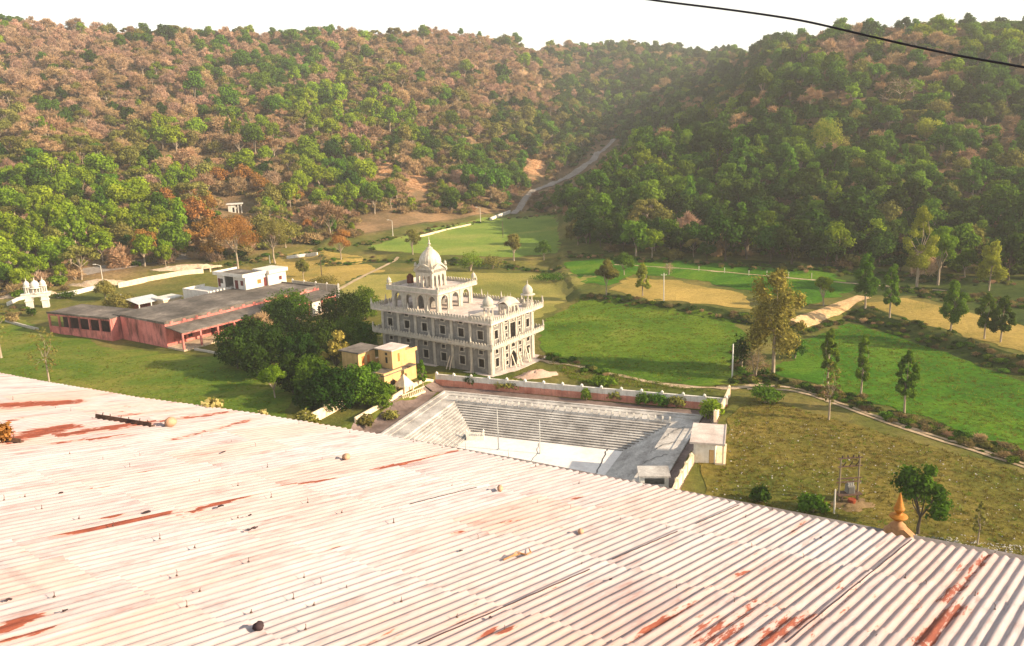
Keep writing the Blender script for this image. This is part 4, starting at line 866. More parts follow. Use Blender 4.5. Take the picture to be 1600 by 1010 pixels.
for O, U, N in (((KX - .3, KY - .3), Y_, nX), ((KX - .3, KY - .3), X_, nY), ((KX + S + .3, KY - .3), Y_, X_), ((KX - .3, KY + S + .3), X_, Y_)):
    U, N = np.array(U, float), np.array(N, float); O = np.array((*O, ZP2 + Sh - .35)); W = S + .6; P = []; Q = []
    for k in range(15):
        t = k / 14; e = 1.25 * math.sin(math.pi * t) ** 1.3; P.append(O + U * (W * t) + np.array((0, 0, e))); Q.append(O + U * (W * t) + np.array((0, 0, e + .26)))
    for k in range(14): cm.extrude([P[k], P[k + 1], Q[k + 1], Q[k]], -N * .45, 0)
    cm.extrude([O - N * .3 + np.array((0, 0, -.2))] + [p - N * .3 for p in P] + [O - N * .3 + U * W + np.array((0, 0, -.2))], -N * .12, 0)
cm.build('curved_cornice', M['trim'], room)
cx_, cy_ = KX + S / 2, KY + S / 2; dm = MB(); zb = ZP2 + Sh
dm.lathe([(1.75, -.3), (1.75, .3)], 24, (cx_, cy_, zb)); dm.lathe([(a, b + .25) for a, b in onion(2.05, 3.9)], 64, (cx_, cy_, zb), ribs=24, rib=.10); dm.lathe([(2.0, .18), (2.1, .26), (1.9, .34)], 32, (cx_, cy_, zb))
dome = dm.build('dome', surf('weathered_dome', [(.3, (.42, .36, .28)), (.55, (.62, .55, .45)), (.75, (.72, .66, .56))], .9, fine=(6, .15), streak=((.25, .2, .15), .5)), tp)
fm = MB(); fm.lathe([(a * .9, b) for a, b in finial_prof(2.0)], 12, (cx_, cy_, zb + 4.1)); fm.lathe([(.7, -.22), (.55, -.02), (.2, .05)], 16, (cx_, cy_, zb + 4.08)); fm.build('finial', M['trim'], dome)
for x, y in ((KX, KY + S), (KX + S, KY), (KX, KY), (KX + S, KY + S)): turret(x, y, zb - .1, .26, 1.7)
# kiosks on the front edge of the roof
def loc_of(u, v, z):
    p = at(u, v, z); dx, dy = p[0] - TC[0], p[1] - TC[1]; return ca * dx + sa * dy, -sa * dx + ca * dy
def kiosk(x, y, z, r, hcol, hd, base=0.0, ncol=6, dome_r=None):
    dr = dome_r or r * 1.02; k = MB(); k.lathe([(r * 1.25, 0), (r * 1.25, .22 + base), (r * 1.1, .24 + base)], 8, (x, y, z), smooth=False, rot=.39); z += .24 + base; o = k.build('kiosk', M['trim'], tp)
    for i in range(ncol):
        a = 2 * math.pi * (i + .5) / ncol; c = MB(); px, py = x + r * .9 * math.cos(a), y + r * .9 * math.sin(a); c.lathe([(r * .14, 0), (r * .1, .12), (r * .09, hcol - .15), (r * .16, hcol)], 8, (px, py, z)); c.build('column', M['trim'], o)
    d = MB(); d.lathe([(r * 1.05, hcol - .02), (r * 1.5, hcol + .02), (r * 1.45, hcol + .1), (r * .95, hcol + .22)], 24, (x, y, z)); d.lathe([(a, b + hcol + .2) for a, b in onion(dr, hd)], 24, (x, y, z), ribs=16, rib=.03); d.lathe([(a * .8, b + hcol + .2 + hd * .98) for a, b in finial_prof(.9)], 8, (x, y, z)); d.build('kiosk_dome', M['trim'], o)
kx1, ky1 = .5, .55; kiosk(kx1, ky1, Z0, .95, 1.95, 1.75, .35)
kx2, ky2 = L1 - .4, .9; kiosk(kx2, ky2, Z0, .95, 1.5, 1.85, .5)
b2 = MB(); x0, y0 = L1 * .5 - 1.5, -.2; W2, D2_, hc = 3.0, 2.2, 1.95    # the middle one: oblong with a barrel-curved roof
for i in range(3): arch_panel(b2, (x0 + i * W2 / 3, y0, Z0), X_, nY, W2 / 3, hc, .18, .66, 1.45, .95); arch_panel(b2, (x0 + i * W2 / 3, y0 + D2_, Z0), X_, Y_, W2 / 3, hc, .18, .66, 1.45, .95)
for i in range(2): arch_panel(b2, (x0, y0 + .2 + i * (D2_ - .4) / 2, Z0), Y_, nX, (D2_ - .4) / 2, hc, .18, .6, 1.45, .95); arch_panel(b2, (x0 + W2, y0 + .2 + i * (D2_ - .4) / 2, Z0), Y_, X_, (D2_ - .4) / 2, hc, .18, .6, 1.45, .95)
ob = b2.build('oblong_kiosk', M['trim'], tp); d2 = MB(); G_ = []
for j in range(9):
    row = []
    for i in range(13):
        s_, t_ = i / 12 * 2 - 1, j / 8 * 2 - 1; row.append((x0 + W2 / 2 + s_ * (W2 / 2 + .35), y0 + D2_ / 2 + t_ * (D2_ / 2 + .35), Z0 + hc + .05 - .35 * s_ * s_ + 1.15 * max(0, 1 - abs(t_) ** 2.2) * (1 - .25 * s_ * s_)))
    G_ += row
d2.add(G_, [(j * 13 + i, j * 13 + i + 1, (j + 1) * 13 + i + 1, (j + 1) * 13 + i) for j in range(8) for i in range(12)], 0, True)
for k in (-1, 0, 1): d2.lathe([(a * .6, b) for a, b in finial_prof(.7)], 8, (x0 + W2 / 2 + k * .9, y0 + D2_ / 2, Z0 + hc + 1.1))
d2.build('barrel_roof', M['trim'], ob)
# things on and against the temple
tx, ty = loc_of(641.5, 446, ZP2)
def tw(x, y, z=0): return (TC[0] + ca * x - sa * y, TC[1] + sa * x + ca * y, z)
w = MB(); w.lathe([(.62, 0), (.66, .06), (.66, 1.35), (.6, 1.5), (.36, 1.66), (.3, 1.78), (.3, 1.86)], 18, (0, 0, 0)); wt = w.build('water_tank', M['brownplastic'], None, loc=tw(tx, ty, ZP2 + .45)); tag(wt, 'dark brown water tank standing on the temple roof beside the dome', 'water tank')
w = MB()
for a, b in ((-.45, -.45), (.45, -.45), (.45, .45), (-.45, .45)): w.box(a - .12, a + .12, b - .12, b + .12, 0, .449)
st = w.build('tank_stand', M['trim'], None, loc=tw(tx, ty, ZP2)); tag(st, 'low block stand under the brown water tank on temple roof', 'stand')
w = MB()
for z in (0, 1.0): w.box(0, 2.6, 0, 1.9, z + .85, z + .95)
hl = MB(); hl.box(0, 3.4, 0, 2.3, 0, .5); hl.box(.12, 3.28, .12, 2.18, .5, .62)
hatch = hl.build('roof_hatch', M['trim'], tp, loc=(.2, 2.2, Z0))
for i, (u, v, dx, lean, lab) in enumerate(((800, 574, .3, .55, 'left of the pale boards leaning by the temple doorway'), (806, 572, .9, .6, 'middle pale board leaning by the temple doorway'), (812, 570, .5, .5, 'right of the pale boards leaning by the temple doorway'), (826, 566, .7, .7, 'pale board leaning at the far end of the temple front'), (829, 565, 1.1, .55, 'rear board leaning at the far end of the temple front'))):
    lx, ly = loc_of(u, v, .07); p = MB(); a = np.array((0, 0, .0)); p.extrude([(-.12, 0, 0), (.12, 0, 0), (.12 + dx, 1.15, 2.3), (-.12 + dx, 1.15, 2.3)], (0, -.05, .04), 0)
    o = p.build('timber_board', M['wood'], None, loc=tw(lx, min(-1.4, ly), .07), rz=TRZ); tag(o, lab, 'board', 'boards leaning on the temple front')
for i, (yy, lab) in enumerate(((9.5, 'left pale board leaning on the temple side wall'), (8.7, 'middle pale board leaning on the temple side wall'), (3.8, 'short pale board leaning on the temple side wall near the bush'))):
    p = MB(); p.extrude([(0, -.12, 0), (0, .12, 0), (.95, .12 + .3 * (i - 1), 2.4), (.95, -.12 + .3 * (i - 1), 2.4)], (-.05, 0, .03), 0); o = p.build('timber_board', M['wood'], None, loc=tw(-1.25, yy, .07), rz=TRZ); tag(o, lab, 'board', 'boards leaning on the temple side')
hp = MB(); P0 = at(815, 583); V = []
def heap(name, mat, P, rx, ry, h, rz, label, cat='heap', n=18, m=6):
    hb = MB(); rng = random.Random(int(P[0] * 7)); vs = [(0, 0, h)]; rs = [[rng.uniform(.75, 1.15) for _ in range(n)] for _ in range(m)]
    for j in range(1, m + 1):
        for i in range(n):
            t = 2 * math.pi * i / n; f = j / m * rs[j - 1][i]; vs.append((rx * f * math.cos(t), ry * f * math.sin(t), h * (1 - (j / m) ** 1.5) * rs[j - 1][i] - (.15 if j == m else 0)))
    fs = [(0, 1 + i, 1 + (i + 1) % n) for i in range(n)] + [(1 + j * n + i, 1 + (j + 1) * n + i, 1 + (j + 1) * n + (i + 1) % n, 1 + j * n + (i + 1) % n) for j in range(m - 1) for i in range(n)]
    hb.add(vs, fs, 0, True); o = hb.build(name, mat, None, loc=P, rz=rz); return tag(o, label, cat)
heap('sand_heap', flat2('pinkish_sand', (.48, .33, .25), .2), at(838, 588), 4.4, 2.2, 1.1, .2, 'pinkish heap of sand in front of the temple', 'sand heap')
q = hit(150, 446); heap('earth_mound', M['rubble'], q, 9, 2.6, 1.8, .25, 'orange earth mound along the road near the lamp', 'mound')
q = hit(286, 421); heap('earth_mound', M['rubble'], q, 12, 2.4, 1.5, .3, 'pale earth mound along the road before the small arch', 'mound')
q = hit(45, 462); heap('earth_mound', M['rubble'], q, 8, 2.0, 1.5, .35, 'pale earth bank along the road left of the gateway', 'mound')

# ------------------------------------------------------------------ walls, tank
def wall_run(name, pts, h, t, mats, label, cat='wall', posts=0, post_h=.3, z=None, cap=None):
    """boundary wall following pts (metres) with square posts as parts; mats = (wall, post)"""
    P = [np.array(p, float) for p in pts]; zz = [H1(p[0], p[1]) if z is None else z for p in P]; r = empty(name, (P[0][0], P[0][1], zz[0]), 0, label, cat); o0 = np.array((P[0][0], P[0][1], zz[0])); mb = MB()
    for i in range(len(P) - 1):
        a, b = P[i], P[i + 1]; d = b[:2] - a[:2]; L = np.linalg.norm(d); d /= L; n = np.array((-d[1], d[0])) * t / 2; za, zb = zz[i], zz[i + 1]
        A = [np.array((*(a[:2] + n), za - .4)), np.array((*(a[:2] - n), za - .4)), np.array((*(b[:2] - n), zb - .4)), np.array((*(b[:2] + n), zb - .4))]; B = [q + np.array((0, 0, h + .4)) for q in A]
        mb.add([q - o0 for q in A + B], [(3, 2, 1, 0), (4, 5, 6, 7), (0, 1, 5, 4), (1, 2, 6, 5), (2, 3, 7, 6), (3, 0, 4, 7)])
        if posts:
            k = max(1, int(round(L / posts)))
            for j in range(k + 1 if i == len(P) - 2 else k):
                f = j / k; c = np.array((*(a[:2] * (1 - f) + b[:2] * f), za * (1 - f) + zb * f)) - o0; m = MB(); s = t / 2 + .06; m.box(c[0] - s, c[0] + s, c[1] - s, c[1] + s, c[2] - .3, c[2] + h + post_h); m.lathe([(s * .9, h + post_h), (s * .5, h + post_h + .12), (.02, h + post_h + .2)], 6, tuple(c)); m.build('post', mats[1], r)
    mb.build('wall_panel', mats[0], r); return r
W0, W1 = at(681, 602.6, TANK_Z), at(1096, 640, TANK_Z); W2_ = at(1136, 644, TANK_Z)
bw = empty('boundary_wall', (W0[0], W0[1], TANK_Z), math.atan2(W1[1] - W0[1], W1[0] - W0[0]), 'red retaining wall with white posted parapet behind the tank', 'wall'); Lw = float(np.linalg.norm((W2_ - W0)[:2]))
mb = MB(); mb.box(0, Lw, 0, .5, -.5, 1.15); mb.build('retaining_wall', M['pinkwall'], bw); mb = MB(); mb.box(0, Lw, .06, .3, 1.152, 2.0); mb.box(0, Lw, -.02, .36, 2.002, 2.1); mb.build('parapet', M['white'], bw)
for i in range(16): m = MB(); x = .2 + i * (Lw - .4) / 15; m.box(x - .2, x + .2, -.05, .4, 1.152, 2.35); m.lathe([(.26, 2.35), (.2, 2.42), (.02, 2.6)], 6, (x, .18, 0)); m.build('post', M['white'], bw)
wall_run('boundary_wall', [at(1139, 618, .3), at(1127, 640, 0), at(1117, 661, 0)], 1.5, .3, (M['cream'], M['cream']), 'cream wall between the red wall and the flat-roofed pump house', posts=5)
wall_run('boundary_wall', [at(1087, 716, 0), at(1072, 742, 0), at(1057, 768, 0), at(1030, 815, 0)], 1.35, .3, (M['cream'], M['cream']), 'cream wall with posts along the right side of the tank', posts=3)
wall_run('garden_wall', [at(480, 668, -.2), at(510, 652, -.2), at(537, 637, -.2)], 1.7, .25, (M['cream'], M['cream']), 'cream wall with posts at the near end of the orchard', posts=4.5, post_h=.35)
wall_run('garden_wall', [at(556, 671, TANK_Z), at(600, 645, TANK_Z), at(632, 625, TANK_Z), at(662, 608, TANK_Z), at(684, 600, TANK_Z)], .75, .3, (M['cream'], M['cream']), 'low orange-lit wall along the paved walk beside the tank')
wall_run('roadside_wall', [hit(u, v) for u, v in ((91, 466), (120, 460), (152, 452))], 1.2, .4, (M['white'], M['white']), 'broken white wall between the gateway and the lamp')
wall_run('roadside_wall', [hit(u, v) for u, v in ((185, 450), (230, 440), (280, 431), (318, 427))], 1.4, .4, (M['cream'], M['white']), 'long low cream wall along the road behind the shed')
wall_run('roadside_wall', [hit(u, v) for u, v in ((12, 478), (28, 470), (44, 466))], .9, .4, (M['white'], M['white']), 'short low wall on the road bank left of the gateway')
wall_run('roadside_wall', [hit(u, v) for u, v in ((448, 405), (478, 401), (496, 399))], 1.0, .5, (M['white'], M['white']), 'white wall at the far edge of the golden field')
wall_run('lawn_kerb', [at(u, v) for u, v in ((10, 507), (35, 513), (60, 519))], .6, .4, (M['trim'], M['trim']), 'grey wall across the lawn left of the pink verandah')
wall_run('lawn_kerb', [at(u, v) for u, v in ((304, 547), (325, 551), (345, 556))], .45, .3, (M['trim'], M['trim']), 'pale low rail between the verandah and orchard')
wall_run('roadside_wall', [hit(u, v) for u, v in ((766, 345), (784, 338), (797, 333))], 1.3, .5, (M['white'], M['white']), 'white culvert wall where the hill road meets the field')
wall_run('roadside_wall', [hit(u, v) for u, v in ((838, 329), (862, 330), (884, 331))], .9, .5, (M['cream'], M['white']), 'pale low wall right of the hill road foot')
wall_run('roadside_wall', [hit(u, v) for u, v in ((650, 372), (690, 362), (735, 352))], .6, .5, (M['cream'], M['white']), 'low pale wall along the top of the pale green field')
wall_run('yard_wall', [at(459, 457, 0), at(495, 461, 0), at(530, 465, 0)], 3.4, .3, (M['trim'], M['white']), 'posted yard wall behind the pink building and white house', posts=5)

# tank: rim terrace, low posts, steps, floor
def quad_from(d0, z): return [np.array((*q, z)) for q in quad_inset(d0)]
FLZ = -4.3; NST = 12; RIM = 4.0; RUN = .47
tk = empty('stepped_tank', (*TA, TANK_Z), 0, 'drained stepped stone bathing tank with white rim', 'tank'); tk_o = np.array((*TA, TANK_Z))
def ring(mb, d0, z0, d1, z1, mat=0):
    A, B = quad_from(d0, z0), quad_from(d1, z1)
    for i in range(4): mb.add([A[i] - tk_o, A[(i + 1) % 4] - tk_o, B[(i + 1) % 4] - tk_o, B[i] - tk_o], [(0, 1, 2, 3)], mat)
mb = MB(); ring(mb, 0, TANK_Z - .3, 0, TANK_Z + .25); ring(mb, 0, TANK_Z + .25, .5, TANK_Z + .25); ring(mb, .5, TANK_Z + .25, .5, TANK_Z + .1); ring(mb, .5, TANK_Z + .1, 1.6, TANK_Z + .1); ring(mb, 1.6, TANK_Z + .1, 1.6, TANK_Z - .02); ring(mb, 1.6, TANK_Z - .02, RIM, TANK_Z - .02); ring(mb, RIM, TANK_Z - .02, RIM, TANK_Z - .32); mb.build('rim', M['stone'], tk)
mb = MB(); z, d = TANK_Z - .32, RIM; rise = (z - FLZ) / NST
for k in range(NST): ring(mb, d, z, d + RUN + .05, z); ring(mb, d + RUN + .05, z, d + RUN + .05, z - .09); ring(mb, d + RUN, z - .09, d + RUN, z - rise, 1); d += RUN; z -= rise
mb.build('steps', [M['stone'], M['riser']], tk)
mb = MB(); A = quad_from(d - .02, FLZ + .01); mb.add([a - tk_o for a in A], [(0, 1, 2, 3)]); mb.build('tank_floor', M['tankfloor'], tk); DFL = d
B_, E_c = quad_inset(RIM - .3)[0], quad_inset(RIM - .3)[1]; n = 33
for i in range(n):
    p = B_ + (E_c - B_) * (i + .5) / n - tk_o[:2]; m = MB(); m.box(p[0] - .13, p[0] + .13, p[1] - .13, p[1] + .13, -.05, .8); m.build('rim_post', M['white'], tk)
def crack(name, px, z, w, par):
    P = [at(u, v, z) - tk_o for u, v in px]; mb = MB(); rng = random.Random(3); S = []
    for i in range(len(P) - 1):
        for k in range(6): q = P[i] + (P[i + 1] - P[i]) * k / 6; S.append(q + np.array((rng.uniform(-.12, .12), rng.uniform(-.12, .12), 0)))
    S.append(P[-1])
    for i in range(len(S) - 1): mb.add([S[i] + np.array((-w, 0, 0)), S[i] + np.array((w, 0, 0)), S[i + 1] + np.array((w, 0, 0)), S[i + 1] + np.array((-w, 0, 0))], [(0, 1, 2, 3)])
    o = mb.build(name, M['dark'], par); return o
crack('floor_crack', [(950, 700), (944, 712), (938, 726), (932, 738), (926, 752)], FLZ + .016, .10, tk); crack('floor_crack', [(842, 693), (838, 710), (828, 722)], FLZ + .016, .05, tk)
RQ = [tuple(q) for q in (TA, TB, TE, TD)]
def tank_hit(u, v):
    r = ray(u, v); t = np.arange(60, 180, .1) / r[1]; x, y = r[0] * t, r[1] * t; d = poly_sd(x, y, RQ); zz = np.where(d < RIM, TANK_Z - .02, np.maximum(FLZ, TANK_Z - .32 - (d - RIM) / RUN * rise)); k = int(np.argmax(CH + t * r[2] < zz + .06)); return np.array((x[k], y[k], zz[k] + .08))
for px, w_ in (([(1078, 664), (1052, 674), (1030, 690), (1004, 700)], .08), ([(1072, 686), (1036, 696), (1006, 712), (978, 722)], .10), ([(1062, 706), (1022, 716), (986, 735)], .10), ([(1048, 726), (1010, 733), (980, 745)], .08), ([(700, 640), (690, 654), (672, 664), (655, 680)], .06), ([(870, 632), (858, 655), (842, 690)], .06), ([(960, 640), (948, 668), (936, 697)], .07), ([(1004, 648), (984, 668), (978, 698)], .08)):
    P = []; rng = random.Random(int(px[0][0]))
    for i in range(len(px) - 1):
        for k in range(7): f = k / 7; P.append(tank_hit(px[i][0] * (1 - f) + px[i + 1][0] * f + rng.uniform(-1.5, 1.5), px[i][1] * (1 - f) + px[i + 1][1] * f + (.6 if k % 2 else -.6)) - tk_o)
    mb = MB()
    for i in range(len(P) - 1):
        d = P[i + 1] - P[i]; n_ = np.array((-d[1], d[0], 0)); n_ = n_ / (np.linalg.norm(n_) + 1e-6) * w_ * .55; mb.add([P[i] - n_, P[i] + n_, P[i + 1] + n_, P[i + 1] - n_], [(0, 1, 2, 3)])
    mb.build('step_crack', M['dark'], tk)
for (u, v, vt, lab) in ((779, 703, 640, 'left thin pole standing on the tank floor'), (844, 709, 656, 'right thin pole standing on the tank floor'), (795, 718, 702, 'short stake on the tank floor near the roof edge'), (728, 704, 690, 'short stake on the tank floor by the left steps')):
    P = at(u, v, FLZ + .01); h = top_z(P, vt) - P[2]; m = MB(); m.lathe([(.09, 0), (.07, h * .5), (.06, h), (.02, h + .05)], 7); m.lathe([(.25, 0), (.2, .12), (.09, .14)], 8); o = m.build('metal_pole', M['galv'], None, loc=P); tag(o, lab, 'pole', 'poles in the drained tank')
P = at(743, 686, FLZ + .01); pd = empty('stone_platform', P, .0, 'small white railed platform in the far left tank corner', 'platform'); m = MB(); m.box(-1.4, 1.4, -.6, .8, 0, .7); m.build('base', M['white'], pd)
for x in (-1.3, 1.3): m = MB(); m.box(x - .14, x + .14, -.6, -.32, .702, 1.5); m.lathe([(.2, 1.5), (.02, 1.75)], 6, (x, -.46, 0)); m.build('post', M['white'], pd)
m = MB(); m.box(-1.1, 1.1, -.5, -.42, 1.2, 1.3); [m.box(x - .04, x + .04, -.49, -.43, .702, 1.199) for x in np.linspace(-1, 1, 7)]; m.build('railing', M['white'], pd)
# roofed changing box at the tank's near right corner
zc0 = TANK_Z + .3; A_, B_, C_ = at(1001, 742.5, 1.2), at(1045, 742.5, 1.2), at(1050, 732.5, 1.2)
ax = math.atan2(B_[1] - A_[1], B_[0] - A_[0]); bx = empty('bathing_shelter', (A_[0], A_[1], TANK_Z - .3), ax, 'small flat-roofed white bathing shelter on the tank steps', 'shelter'); Lb = float(np.linalg.norm((B_ - A_)[:2])); Db = 2.6; hb = 1.2 - TANK_Z + .3
m = MB(); m.panel((0, 0, 0), X_, nY, Lb, hb - .2, .2, [(.5, Lb - .5, hb - 1.3, hb - .45)]); m.box(0, .2, .002, Db, -2.5, hb - .2); m.box(Lb - .2, Lb, .002, Db, -2.5, hb - .2); m.box(.202, Lb - .202, Db - .2, Db, -2.5, hb - .2); m.box(0.01, Lb - .01, -.01, .19, -2.5, -.002); m.build('wall', M['white'], bx)
m = MB(); m.box(-.25, Lb + .2, -.3, Db + .2, hb - .198, hb); m.build('roof', M['stone'], bx)
# pump house to the right of the tank
hz0 = 0.0; Ra, Rb, Rc, Rd = at(1077.4, 691.8, 3.0), at(1133, 695.7, 3.0), at(1150, 665.4, 3.0), at(1095, 661.5, 3.0)
ax = math.atan2(Rb[1] - Ra[1], Rb[0] - Ra[0]); ph = empty('pump_house', (Ra[0], Ra[1], 0), ax, 'flat-roofed white pump house at the right of the tank', 'house'); Lh = float(np.linalg.norm((Rb - Ra)[:2])); Dh = float(np.linalg.norm((Rc - Rb)[:2]))
m = MB(); m.box(0, Lh, 0, Dh, 2.82, 3.02); m.box(0, Lh, 0, .12, 3.022, 3.1); m.box(Lh - .12, Lh, .122, Dh, 3.022, 3.1); m.build('roof', M['roofdeck'], ph)
m = MB(); m.panel((.5, .5, 0), X_, nY, Lh - 1.7, 2.82, .2, [(Lh - 2.5, Lh - 1.85, .0, 2.0)], 0, -.4); m.box(.5, .7, .502, Dh - .5, -.4, 2.818); m.box(Lh - 1.4, Lh - 1.2, .702, Dh - .5, -.4, 2.818); m.box(.702, Lh - 1.402, Dh - .7, Dh - .5, -.4, 2.818); m.build('wall', M['white'], ph)
m = MB(); m.box(Lh - 1.95, Lh - 1.37, .56, .6, .0, 2.0); m.build('door', M['yellow'], ph)
for y in (.2, Dh / 2, Dh - .3): m = MB(); m.box(Lh - .35, Lh - .15, y - .1, y + .1, -.3, 2.818); m.build('column', M['cream'], ph)
m = MB(); m.box(Lh - 1.19, Lh + .1, .1, Dh - .2, -.3, .35); m.box(Lh + .102, Lh + .5, .8, Dh - 1, -.3, .15)
for k in range(4): m.box(Lh - .3, Lh - .22, .6 + k * 1.1, 1.5 + k * 1.1, .7, .78)
m.build('verandah', M['cream'], ph)

# ------------------------------------------------------------------ yellow house
YZ = 3.3; Kc = at(600, 586.5, YZ); yh = empty('yellow_house', (Kc[0], Kc[1], -.6), TRZ, 'yellow house with flat terraces and orange doors beside the temple', 'house'); yo = np.array((Kc[0], Kc[1], -.6))
def yl(u, v, z): p = at(u, v, z); dx, dy = p[0] - yo[0], p[1] - yo[1]; return ca * dx + sa * dy, -sa * dx + ca * dy
xe = yl(624, 578, YZ)[0]; ye = yl(573, 578, YZ)[1]; ht = YZ + .6
m = MB(); m.panel((0, 0, 0), X_, nY, xe, ht - .2, .25, [(1.4, 2.3, 1.5, 2.5)]); m.box(0, .25, .002, ye + 4, 0, ht - .2); m.box(.252, xe + 4, ye + 3.7, ye + 4, 0, ht - .2); m.box(xe, xe + 4, 1.5, 1.7, 0, ht - .2); m.box(xe + 3.8, xe + 4, 1.702, ye + 3.698, 0, ht - .2); m.build('wall', M['yellow'], yh)
m = MB(); m.box(-.4, xe + 4.1, -.35, ye + 4.2, ht - .198, ht); m.build('terrace', M['oldroof'], yh); m = MB(); m.box(-.4, xe + .4, -.35, -.15, ht + .002, ht + .32); m.box(-.4, -.2, -.148, 1.6, ht + .002, ht + .32); m.build('parapet', M['yellow'], yh)
m = MB(); m.box(1.35, 2.35, -.06, -.002, 1.4, 1.5); m.box(1.4, 2.3, -.19, -.15, 1.5, 2.5); m.build('window', M['dark'], yh)
bx0, by0 = yl(633.5, 589, YZ - .2); hB = top_z(np.array((Kc[0], Kc[1], YZ)), 555) + .6 - ht + 1.6
bt = 3.3; bxl = 3.4; byl = 3.0; bz = ht + .002
m = MB(); m.panel((xe - .4, 1.0, bz), X_, nY, bxl, bt, .2, [(1.35, 1.85, 1.0, 2.5)]); m.panel((xe - .4, 1.202, bz), Y_, nX, byl, bt, .2, [(.9, 1.5, .9, 2.0), (.9, 1.5, 2.3, 2.8)]); m.box(xe - .198, xe + bxl - .4, 1.0 + byl, 1.2 + byl, bz, bz + bt); m.box(xe + bxl - .6, xe + bxl - .4, 1.202, .998 + byl, bz, bz + bt); m.box(xe - .35, xe + bxl - .45, .8, .999, 0, ht - .25); tower = m.build('stair_tower', M['yellow'], yh)
m = MB(); m.box(xe - .9, xe + bxl + .0, .5, 1.6 + byl, bz + bt + .002, bz + bt + .2); m.build('roof', M['roofdeck'], tower)
for O, U, N, a, b, c, d in (((xe - .4, 1.0, bz), X_, nY, 1.35, 1.85, 1.0, 2.5), ((xe - .4, 1.202, bz), Y_, nX, .9, 1.5, .9, 2.0), ((xe - .4, 1.202, bz), Y_, nX, .9, 1.5, 2.3, 2.8)): m = MB(); m.obox(O, U, Z_, N, a, b, c, d, -.15, -.1); m.build('window', M['dark'] if U == Y_ else M['orange'], tower)
m = MB(); m.box(xe + bxl - .398, xe + bxl + 2.6, 1.0, 3.6, bz + bt - 1.4, bz + bt - 1.2); m.box(xe + bxl - .398, xe + bxl + 2.6, 1.0, 1.15, bz + bt - 1.198, bz + bt - .75); m.box(xe + bxl - .396, xe + bxl + 2.4, 1.3, 3.5, 0, bz + bt - 1.402); m.build('side_canopy', M['yellow'], yh)
ax0, ay0 = yl(561, 578, YZ); al = yl(589, 569, YZ)[0] - ax0; at_ = 2.9; ops = [(.8, 1.5, 0, 2.1), (2.1, 2.8, 0, 2.1), (3.4, 4.2, .9, 2.1)]
m = MB(); m.panel((ax0, ay0, bz), X_, nY, al, at_, .2, [o for o in ops if o[1] < al]); m.box(ax0, ax0 + .2, ay0 + .002, ay0 + 4, bz - 3.5, bz + at_); m.box(ax0 + .202, ax0 + al, ay0 + 3.8, ay0 + 4, bz - 3.5, bz + at_); m.box(ax0 + al - .2, ax0 + al, ay0 + .002, ay0 + 3.798, bz, bz + at_); m.box(ax0 + .202, ax0 + al, ay0, ay0 + .2, bz - 3.5, bz - .21); rb = m.build('roof_room', M['yellow'], yh)
m = MB(); m.box(ax0 - .4, ax0 + al + .9, ay0 - .6, ay0 + 4.3, bz + at_ + .002, bz + at_ + .22); m.build('roof', M['oldroof'], rb)
for a, b, c, d in ops:
    if b < al: m = MB(); m.box(ax0 + a, ax0 + b, ay0 + .08, ay0 + .12, bz + c, bz + d); m.build('door' if c == 0 else 'window', M['orange'] if c == 0 else M['maroon'], rb)
m = MB(); m.box(ax0 + al + .002, ax0 + al + 2.6, ay0 + .4, ay0 + .6, bz, bz + .7); m.box(ax0 + al + 2.602, ax0 + al + 2.8, ay0 + .35, ay0 + .65, bz, bz + 1.3); m.build('parapet', M['yellow'], yh)
# porch below: arch, little pyramid roof, balustrade
m = MB(); N_ = 14
for rr, w_ in ((1.25, .28),):
    for k in range(N_):
        t0, t1 = math.pi * k / N_, math.pi * (k + 1) / N_; m.extrude([(-2.4 - rr * math.cos(t0), -1.2, 1.4 + rr * math.sin(t0)), (-2.4 - rr * math.cos(t1), -1.2, 1.4 + rr * math.sin(t1)), (-2.4 - (rr + w_) * math.cos(t1), -1.2, 1.4 + (rr + w_) * math.sin(t1)), (-2.4 - (rr + w_) * math.cos(t0), -1.2, 1.4 + (rr + w_) * math.sin(t0))], (0, .5, 0))
m.box(-3.93, -3.65, -1.2, -.7, -.2, 1.4); m.box(-1.15, -.87, -1.2, -.7, -.2, 1.4); m.build('porch_arch', M['white'], yh)
m = MB(); m.box(-4.6, -.6, -.69, 2.5, 2.5, 2.65); m.box(-4.5, -4.3, -.5, 2.4, 0, 2.498); m.build('porch_roof', M['tin'], yh)
px_, py_ = 2.6, -2.0; m = MB(); m.add([(px_ - 1.2, py_ - 1.2, 1.9), (px_ + 1.2, py_ - 1.2, 1.9), (px_ + 1.2, py_ + 1.2, 1.9), (px_ - 1.2, py_ + 1.2, 1.9), (px_, py_, 3.7)], [(0, 1, 4), (1, 2, 4), (2, 3, 4), (3, 0, 4), (3, 2, 1, 0)]); m.box(px_ - 1.3, px_ + 1.3, py_ - 1.3, py_ + 1.3, 1.7, 1.898); [m.box(px_ + a - .12, px_ + a + .12, py_ + b - .12, py_ + b + .12, 0, 1.698) for a in (-1, 1) for b in (-1, 1)]; m.build('pyramid_porch', M['cream'], yh)
m = MB(); m.box(0, 5.6, -3.9, -3.75, .9, 1.02); m.box(0, 5.6, -3.9, -3.75, 0, .2); [m.lathe([(.07, .2), (.11, .4), (.06, .7), (.09, .9)], 8, (x, -3.82, 0)) for x in np.arange(.2, 5.6, .45)]; m.build('balustrade', M['cream'], yh)
m = MB(); m.box(-.3, 6, -3.7, -.01, -.3, .02); m.build('porch_floor', M['cream'], yh)

